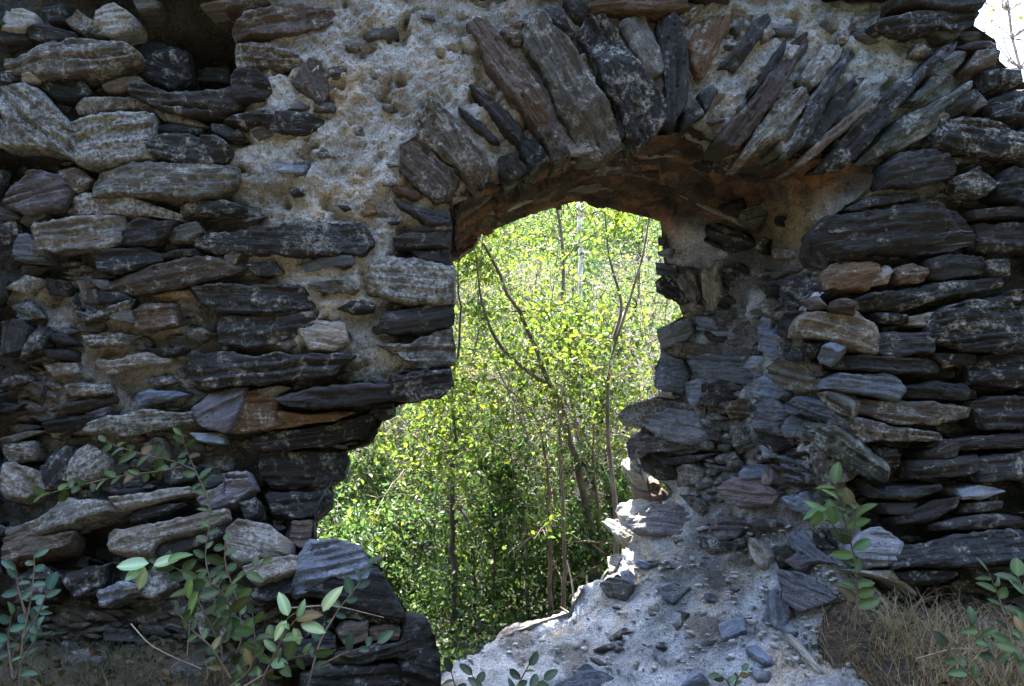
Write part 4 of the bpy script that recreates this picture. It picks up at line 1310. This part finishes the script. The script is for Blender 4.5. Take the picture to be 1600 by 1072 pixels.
# unseen tree added to shade the sill; then the tree against the open sky
tree('added_shade_tree', 'dense unseen tree added outside to shade the opening from the sun', None,
     [np.array([-1.6, 2.6, -2.0]), np.array([-1.55, 2.6, .5]), np.array([-1.1, 2.6, 2.4]), np.array([-.55, 2.5, 4.0]), np.array([-.1, 2.5, 5.6])], .07, 9000, .06, 208, bark=(.07, .06, .05),
     nb=80, reach=1.1, start=.60, scatter=.15, rise=.25, tint=(.085, .14, .04))
def added_ivy():  # unseen leaf clump added to keep the sun off the sill
    rg = np.random.default_rng(97); n = 10500
    x = rg.uniform(-.5, 1.75, n); u = rg.uniform(0, 1, n) ** .8
    lowz = 1.25 + .10 * fbm(x * 5, 0, 0, 98, 2) ; y = .98 + u * (.50 + .36 * sstep(.95, .5, x)); z = lowz + (u * .10) + rg.uniform(0, 1, n) * .55
    b = np.array([.6, 1.0, 1.3]); o = thing('added_ivy_shade', 'unseen leaf clump added above the arch to shade the sill', 'added_ivy', b)
    v, f, c = leaf_cloud(np.stack([x, y, z], -1), .075, rg, tint=(.045, .085, .03), up=.6)
    link('foliage', make_mesh('foliage', v - b, f, M_TREE_LEAF, False, c), o)
    A = Acc()
    for k in range(16):
        x0 = rg.uniform(-.4, 1.6); P = spline([np.array([x0, .95, 1.9]), np.array([x0 + .05, 1.2, 1.8]), np.array([x0 + rg.normal(0, .1), 1.45, 1.5])], 8); A.add(tube(P, np.linspace(.01, .004, 8), 5))
    v, f = A.get(); k = link('stem', make_mesh('stem', v - b, f, M_BARK), o); k.color = (.1, .08, .06, 1)
added_ivy()
def thicket():  # unseen leaf ring added so that light comes from above
    rg = np.random.default_rng(99); n = 75000
    a = rg.uniform(0, 1, n); r = rg.uniform(7.0, 12.0, n); th = math.pi * (1.0 + a)       # half ring on the inner side of the wall
    x = r * np.cos(th) * 1.15; y = r * np.sin(th) * .95 - .8; z = ground_z(x, y) + rg.uniform(0, 1, n) * (6.8 + 2.5 * fbm(x * .4, y * .4, 0, 100, 2))
    v, f, c = leaf_cloud(np.stack([x, y, z], -1), .24, rg, tint=(.05, .075, .03), simple=True)
    o = link('thicket', make_mesh('thicket', v, f, M_TREE_LEAF, False, c))
    tag(o, 'unseen leaf ring added inside the ruin to block low sky light', 'thicket', kind='stuff')
thicket()
def sky_tree():
    rg = np.random.default_rng(5)
    base_p = unproj(1700, 380, 9.0); g = float(ground_z(base_p[0], base_p[1]))
    return tree('sparse_twiggy_tree', 'sparse twiggy tree against the sky past the broken wall top', None,
        [np.array([base_p[0] + .6, base_p[1], g - .1]), unproj(1660, 500, 9.0), unproj(1612, 220, 9.0), unproj(1585, 80, 9.0), unproj(1565, -60, 9.0), unproj(1550, -200, 9)], .05, 900, .06, 209,
        bark=(.30, .24, .21), start=.45, nb=130, reach=1.9, tint=(.14, .14, .03), scatter=.12)
sky_tree()
def undergrowth():
    rg = np.random.default_rng(95); n = 42000
    d = 4.1 + 9 * rg.uniform(0, 1, n) ** 1.3; x = rg.uniform(-.42, .55, n) * d; y = d - D
    hgt = (.25 + .75 * sstep(-.2, .5, fbm(x * 1.3, y * 1.3, 0, 96, 3))) * np.minimum(1, .25 + (y - 1.3) * .5)
    pos = np.stack([x, y, ground_z(x, y) + hgt * rg.uniform(0, 1, n)], -1)
    v, f, c = leaf_cloud(pos, .055, rg, tint=(.042, .076, .026), var=.35)  # tint darkened in place of shade under the trees
    o = link('undergrowth', make_mesh('undergrowth', v, f, M_TREE_LEAF, False, c))
    tag(o, 'dense low green undergrowth covering the wood floor', 'undergrowth', kind='stuff')
undergrowth()
def far_wood():
    rg = np.random.default_rng(91); n = 90000
    d = rg.uniform(24, 44, n); x = rg.uniform(-.5, .62, n) * d; y = d - D
    z = ground_z(x, y) + rg.uniform(0, 1, n) ** .8 * 5.5 * (0.75 + .4 * fbm(x * .5, y * .5, 0, 92, 2))
    pos = np.stack([x, y, z], -1)
    v, f, c = leaf_cloud(pos, .24, rg, tint=(.09, .14, .045), simple=True, var=.35)
    o = link('distant_wood', make_mesh('distant_wood', v, f, M_TREE_LEAF, False, c))
    tag(o, 'distant sunlit wood covering the hillside behind the trees', 'wood', kind='stuff')
far_wood()
# ------------------------------------------------------------------ plants growing in front of the wall
def leaf_blade(L, W, curl, fold, nu=7):
    """ovate leaf along +x, face up +z"""
    s = np.linspace(0, 1, nu); w = W / 2 * np.sin(np.pi * s ** .85) ** .55; w[0] = W * .04; w[-1] = W * .02
    z = -curl * L * s ** 2
    rows = []
    for k, f in ((-1, 1), (-.5, .45), (0, 0), (.5, .45), (1, 1)):
        rows.append(np.stack([s * L, w * k, z + fold * w * f], -1))
    v = np.stack(rows, 0); idx = np.arange(5 * nu).reshape(5, nu)
    fc = np.stack([idx[:-1, :-1], idx[:-1, 1:], idx[1:, 1:], idx[1:, :-1]], -1).reshape(-1, 4)
    return v.reshape(-1, 3), fc
BLADES = []
for k, (W, cu, fo) in enumerate([(.56, .16, .22), (.48, .30, .3), (.62, .08, .14), (.5, .42, .25), (.44, .55, .4), (.58, -.12, .3)]):
    v, f = leaf_blade(1.0, W, cu, fo)
    sh = 1 - .25 * np.abs(np.linspace(-1, 1, 5))[:, None] * np.ones(7)[None]; sh[2] = 1.25
    c = np.repeat(sh.reshape(-1, 1), 3, 1); c = np.concatenate([c, np.ones((len(c), 1))], 1)
    BLADES.append(make_mesh('leaf', v, f, M_PLANT_LEAF, True, c))

def plant(name, label, stems, leaf_px, colour, seed, spread=62, gap=1.0, group=None, extra=(), colv=.36, n_first=2, cat='plant'):
    """stems: list of paths of (photo x, y, depth); leaves sit alternately along each stem"""
    rg = np.random.default_rng(seed)
    P0 = px_path(stems[0]); base = np.array(P0[0])
    o = thing(name, label, cat, base, group)
    for st in stems:
        P = spline(px_path(st), 22); 
        v, f = tube(P, np.linspace(.0042, .0014, 22), 6)
        so = link('stem', make_mesh('stem', v - base, f, M_BARK), o); so.color = (.10, .075, .05, 1)
        Lw = leaf_px / F * st[0][2]
        length = np.linalg.norm(np.diff(P, axis=0), axis=1).sum(); n = max(3, int(length / (Lw * .42 * gap)))
        for i in range(n_first, n + 1):
            t = i / n * 21; i0 = min(int(t), 20); p = P[i0] * (1 - (t - i0)) + P[i0 + 1] * (t - i0); d = nrm(P[min(i0 + 1, 21)] - P[max(i0 - 1, 0)])
            side = 1 if i % 2 else -1
            ax = nrm(np.array([0, -.75, .55]) + rg.normal(0, .38, 3))            # leaves turn to the open sky in front of the wall
            ang = math.radians(side * (spread + rg.normal(0, 16)) if i < n else rg.normal(0, 20))
            s = nrm(np.cross(ax, d)); dd = nrm(d * math.cos(ang) + s * math.sin(ang) + rg.normal(0, .12, 3))
            put_leaf(o, base, p, dd, ax, Lw * rg.uniform(.62, 1.18), colour, rg, colv)
    for (x, y, dep, angd, L, col) in extra:
        p = unproj(x, y, dep); a = math.radians(angd)
        dd = nrm(np.array([math.cos(a), rg.normal(0, .2), math.sin(a)])); ax = nrm(np.array([0, -.7, .7]) + rg.normal(0, .12, 3))
        put_leaf(o, base, p, dd, ax, L / F * dep, col, rg, .08)
    return o
def put_leaf(o, base, p, dd, ax, L, colour, rg, colv):
    y = nrm(np.cross(ax, dd)); z = np.cross(dd, y)
    l = link('leaf', BLADES[rg.integers(6)], o)
    q = p - base
    l.matrix_local = Matrix(((dd[0] * L, y[0] * L, z[0] * L, q[0]), (dd[1] * L, y[1] * L, z[1] * L, q[1]), (dd[2] * L, y[2] * L, z[2] * L, q[2]), (0, 0, 0, 1)))
    j = 1 + rg.normal(0, colv); h = rg.normal(0, .08)
    if rg.uniform() < .03: colour = (.11, .085, .035)
    l.color = (max(.01, colour[0] * j * (1 + h)), max(.01, colour[1] * j), max(.01, colour[2] * j * (1 - h)), 1)

GREEN = (.052, .085, .030); SUNLIT_PALE = (.34, .44, .24); BLUEG = (.045, .095, .065); FRESH = (.12, .22, .07); DARKG = (.03, .055, .03)  # the palest colour paints sunlight into a few leaves
plant('trailing_climber', 'trailing climber with small round leaves spread over the left courses', [
    [(330, 800, 2.30), (322, 770, 2.34), (305, 735, 2.38), (290, 700, 2.42), (284, 680, 2.42)],
    [(305, 735, 2.38), (270, 720, 2.38), (230, 712, 2.38), (190, 700, 2.4), (165, 690, 2.4)],
    [(285, 730, 2.36), (240, 738, 2.36), (180, 745, 2.36), (120, 760, 2.36), (60, 775, 2.36)]], 25, GREEN, 31)
plant('oval_leaf_shrub', 'bushy oval-leaved shrub with spoon leaves painted sunlit-pale at the foot of the wall', [
    [(352, 1085, 2.05), (345, 1000, 2.1), (335, 930, 2.15), (318, 870, 2.2), (330, 810, 2.26), (326, 790, 2.28)],
    [(350, 1060, 2.05), (380, 1000, 2.05), (372, 940, 2.1), (350, 880, 2.15), (352, 845, 2.2)],
    [(345, 1010, 2.1), (320, 960, 2.1), (300, 920, 2.12), (285, 890, 2.14), (250, 880, 2.15)],
    [(350, 1060, 2.05), (400, 1030, 2.02), (420, 1000, 2.0), (440, 975, 2.0)],
    [(352, 1080, 2.0), (390, 1050, 1.98), (400, 1020, 1.98), (395, 960, 2.0)],
    [(350, 1000, 2.08), (362, 950, 2.06), (340, 915, 2.05), (310, 905, 2.05)],
    [(360, 1060, 2.0), (330, 1010, 2.02), (300, 985, 2.05), (280, 960, 2.08)], [(370, 1080, 1.95), (420, 1050, 1.95), (450, 1030, 1.96), (490, 1020, 1.98)], [(340, 930, 2.14), (380, 900, 2.14), (410, 880, 2.16)]], 30, GREEN, 32,
    extra=[(232, 880, 2.12, 190, 46, SUNLIT_PALE), (226, 884, 2.12, 222, 34, SUNLIT_PALE), (226, 886, 2.11, 255, 36, SUNLIT_PALE), (240, 884, 2.12, 20, 40, SUNLIT_PALE), (262, 878, 2.12, 35, 34, FRESH),
           (310, 925, 2.04, 240, 44, FRESH), (300, 905, 2.04, 250, 34, FRESH)])
plant('sunlit_painted_sprig', 'sprig of leaves painted sunlit-pale in front of the dark block', [  # sunlight on the sprig is put into its leaf colours
    [(405, 1075, 1.95), (425, 1030, 1.95), (448, 985, 1.95), (465, 965, 1.95)]], 30, (.16, .25, .12), 33, gap=1.6,
    extra=[(450, 962, 1.95, 110, 38, SUNLIT_PALE), (462, 968, 1.95, 25, 40, SUNLIT_PALE), (505, 955, 1.95, 62, 44, SUNLIT_PALE), (448, 970, 1.94, 230, 34, SUNLIT_PALE), (470, 975, 1.94, 350, 40, SUNLIT_PALE), (458, 982, 1.94, 300, 30, SUNLIT_PALE)])
plant('shady_creeper', 'dark creeper with rounded leaves climbing the big squared block', [
    [(480, 1075, 1.98), (500, 1000, 2.05), (530, 950, 2.12), (560, 915, 2.18), (575, 880, 2.2)],
    [(500, 1040, 2.0), (540, 1020, 2.02), (575, 1010, 2.05), (590, 1005, 2.05)]], 27, (.035, .07, .045), 34, gap=1.3)
plant('blue_green_weed', 'blue-green weed with glossy leaves at the left end of the wall', [
    [(30, 1080, 1.95), (35, 1000, 2.0), (48, 940, 2.05), (55, 880, 2.1), (52, 860, 2.1)],
    [(20, 1060, 1.95), (12, 1000, 2.0), (18, 960, 2.0)],
    [(35, 1000, 2.0), (60, 960, 2.0), (75, 920, 2.02)], [(40, 960, 2.03), (28, 920, 2.05), (25, 890, 2.05)], [(30, 1040, 1.97), (55, 1000, 1.98), (60, 980, 1.98)]], 25, BLUEG, 35, gap=1.1, colv=.4)
plant('upright_jamb_plant', 'upright leafy plant standing before the right jamb', [
    [(1335, 985, 2.30), (1340, 930, 2.32), (1335, 870, 2.34), (1325, 830, 2.36), (1312, 790, 2.38), (1305, 755, 2.4)],
    [(1330, 845, 2.34), (1310, 830, 2.33), (1295, 812, 2.33)],
    [(1328, 840, 2.34), (1338, 812, 2.33), (1330, 790, 2.33)], [(1322, 800, 2.35), (1300, 790, 2.33), (1285, 800, 2.32)], [(1320, 790, 2.35), (1335, 780, 2.33), (1340, 795, 2.32)]], 33, (.06, .11, .035), 36, gap=.62, n_first=4)
plant('dark_foreground_sprig', 'small dark sprig at the foot of the sill rubble', [
    [(790, 1120, 1.70), (800, 1085, 1.72), (815, 1060, 1.75), (826, 1040, 1.76)],
    [(760, 1120, 1.70), (755, 1080, 1.72), (738, 1055, 1.74)],
    [(800, 1100, 1.70), (830, 1075, 1.72), (850, 1062, 1.72)], [(720, 1110, 1.72), (712, 1075, 1.74), (705, 1050, 1.75)]], 28, DARKG, 37)
plant('nettle_like_weed', 'fresh green weed in the dry grass by the right wall foot', [
    [(1590, 1040, 2.0), (1575, 980, 2.05), (1560, 930, 2.1), (1545, 895, 2.12)],
    [(1600, 1010, 2.0), (1610, 950, 2.05), (1590, 900, 2.1)],
    [(1570, 1060, 1.95), (1545, 1010, 2.0), (1520, 975, 2.02)], [(1540, 1080, 1.92), (1500, 1040, 1.95), (1480, 1010, 1.98)], [(1600, 1070, 1.9), (1585, 1030, 1.92), (1600, 990, 1.95)]], 31, (.055, .10, .035), 38, gap=.75)
plant('tiny_rubble_weed', 'tiny weed rooted in the pale rubble below the jamb', [
    [(1145, 1085, 2.36), (1150, 1065, 2.36), (1160, 1048, 2.36)], [(1145, 1080, 2.36), (1135, 1062, 2.36), (1125, 1056, 2.36)]], 16, (.06, .11, .05), 39)

# ------------------------------------------------------------------ grass, litter and twigs
def blades(name, label, boxes, n, length, width, tint, seed, arch=.7, cat='grass'):
    rg = np.random.default_rng(seed); VS, FS, CS, b = [], [], [], 0
    for (x, y, rx, ry, k) in boxes:
        for i in range(int(n * k)):
            cx = x + rg.normal(0, rx); cy = y + rg.normal(0, ry); z = float(ground_z(cx, cy)) - .01
            L = length * rg.uniform(.5, 1.25); az = rg.uniform(0, 2 * math.pi); m = 5; s = np.linspace(0, 1, m)
            h = np.array([math.cos(az), math.sin(az)]) ; a = arch * rg.uniform(.4, 1.3)
            P = np.stack([cx + h[0] * L * a * s ** 1.6, cy + h[1] * L * a * s ** 1.6, z + L * (s - .55 * a * s ** 2.2)], -1)
            sd = np.array([-h[1], h[0], 0]) * width * rg.uniform(.6, 1.2); w = (1 - s * .85)[:, None]
            v = np.concatenate([P + sd * w, P - sd * w]); idx = np.arange(m)
            VS.append(v); FS.append(np.stack([idx[:-1], idx[1:], idx[1:] + m, idx[:-1] + m], -1) + b); b += 2 * m
            c = np.array(tint) * rg.uniform(.5, 1.4) * (1 + rg.normal(0, .1, 3)); CS.append(np.tile(np.r_[np.clip(c, .01, 1), 1], (2 * m, 1)))
    o = link(name, make_mesh(name, np.concatenate(VS), np.concatenate(FS), M_GRASS, False, np.concatenate(CS)))
    return tag(o, label, cat, kind='stuff')
blades('dry_grass', 'straw-coloured dry grass tufts at the foot of the right wall', [(1.95, -.35, .22, .14, 1), (1.7, -.55, .14, .12, .7), (2.2, -.5, .2, .16, .8), (1.62, -.3, .08, .1, .5), (1.45, -.3, .09, .1, .6), (1.5, -.55, .12, .12, .7), (1.4, -.75, .12, .08, .5), (1.4, -.12, .08, .08, .5), (1.33, -.35, .06, .14, .5), (1.25, -.6, .06, .1, .3)], 420, .20, .0016, (.23, .19, .12), 61, .95)
blades('dark_grass', 'dark green grass tufts at the foot of the left wall', [(-1.35, -.55, .25, .1, 1), (-.75, -.6, .2, .1, .6), (-1.0, -.42, .4, .12, .8), (-1.5, -.3, .3, .1, .6), (-.6, -.4, .2, .1, .5), (-1.2, -.75, .4, .08, 1)], 420, .15, .0016, (.05, .062, .03), 62, .85)
def litter():
    rg = np.random.default_rng(63); n = 5200
    x = np.r_[rg.uniform(-2.4, -.3, n // 2), rg.uniform(1.15, 2.9, n - n // 2)]; y = rg.uniform(-1.2, -.02, n)
    pos = np.stack([x, y, ground_z(x, y) + rg.uniform(.002, .02, n)], -1)
    v, f, c = leaf_cloud(pos, .034, rg, up=2.0, tint=(.085, .058, .036), var=.5, hue=.12, droop=0)
    o = link('leaf_litter', make_mesh('leaf_litter', v, f, M_GRASS, False, c))
    tag(o, 'brown leaf litter strewn over the soil along the wall foot', 'leaf litter', kind='stuff')
litter()
blades('withered_grass', 'withered straw blades tangled over the soil along the left wall', [(-1.2, -.5, .5, .15, 1), (-.7, -.62, .25, .1, .6)], 240, .17, .0012, (.15, .125, .08), 65, 1.3)
def fallen():
    rg = np.random.default_rng(66)
    for k, (x, y, L) in enumerate([(-2.0, -.32, .16), (-1.62, -.24, .12), (-1.25, -.28, .18), (-.85, -.36, .13), (-1.45, -.62, .09), (-.62, -.52, .10), (1.95, -.22, .12), (2.4, -.3, .15), (-1.9, -.66, .10), (-1.02, -.66, .07)]):
        q = np.linspace(0, 2 * math.pi, 8)[:-1]; uv = np.stack([np.cos(q) * L / 2 * rg.uniform(.8, 1.1, 7), np.sin(q) * L * .3 * rg.uniform(.8, 1.1, 7)], -1)
        v, f = stone_geom(uv, .06, 1.0, 9000 + k, .008); z = float(ground_z(x, y)) + .02
        o = link('fallen_stone', make_mesh('fallen_stone', v, f, M_STONE, False), None, (x, y, z)); o.rotation_euler = (rg.uniform(.2, .9), rg.normal(0, .15), rg.uniform(-.5, .5))
        c = rg.uniform(.05, .12); o.color = (c, c * .97, c * .92, .4); tag(o, 'loose stone fallen on the soil at the wall foot', 'stone', 'fallen stones at the wall foot')
fallen()
def twigs():
    rg = np.random.default_rng(64)
    for pts in ([(205, 975, 2.2), (235, 1010, 2.1), (290, 1035, 2.05), (315, 1045, 2.0)], [(298, 930, 2.2), (296, 985, 2.12), (292, 1025, 2.08)], [(1430, 1030, 2.05), (1500, 1010, 2.1), (1590, 1035, 2.0)],
                [(455, 700 + 250, 2.1), (520, 945, 2.1), (600, 965, 2.15)]):
        P = spline(px_path(pts), 14); v, f = tube(P, np.linspace(.0028, .0012, 14), 5); b = P[0]
        o = link('dry_twig', make_mesh('dry_twig', v - b, f, M_BARK), None, b); o.color = (.22, .18, .13, 1)
        tag(o, 'thin dry twig lying among weeds along the wall foot', 'twig', 'dry twigs along the wall foot')
twigs()
def dry_stalks():
    for pts in ([(897, 935, 3.62), (893, 905, 3.62), (886, 875, 3.62)], [(917, 912, 3.6), (917, 898, 3.6)], [(937, 910, 3.6), (945, 895, 3.6), (951, 889, 3.6)], [(889, 958, 3.6), (875, 948, 3.62)]):
        P = spline(px_path(pts), 8); v, f = tube(P, np.linspace(.006, .003, 8), 6); b = P[0]
        o = link('dry_stalk', make_mesh('dry_stalk', v - b, f, M_BARK), None, b); o.color = (.5, .45, .36, 1)
        tag(o, 'short pale dead stalk on the sunny outer edge of the sill', 'stalk', 'dead stalks on the sill edge')
dry_stalks()
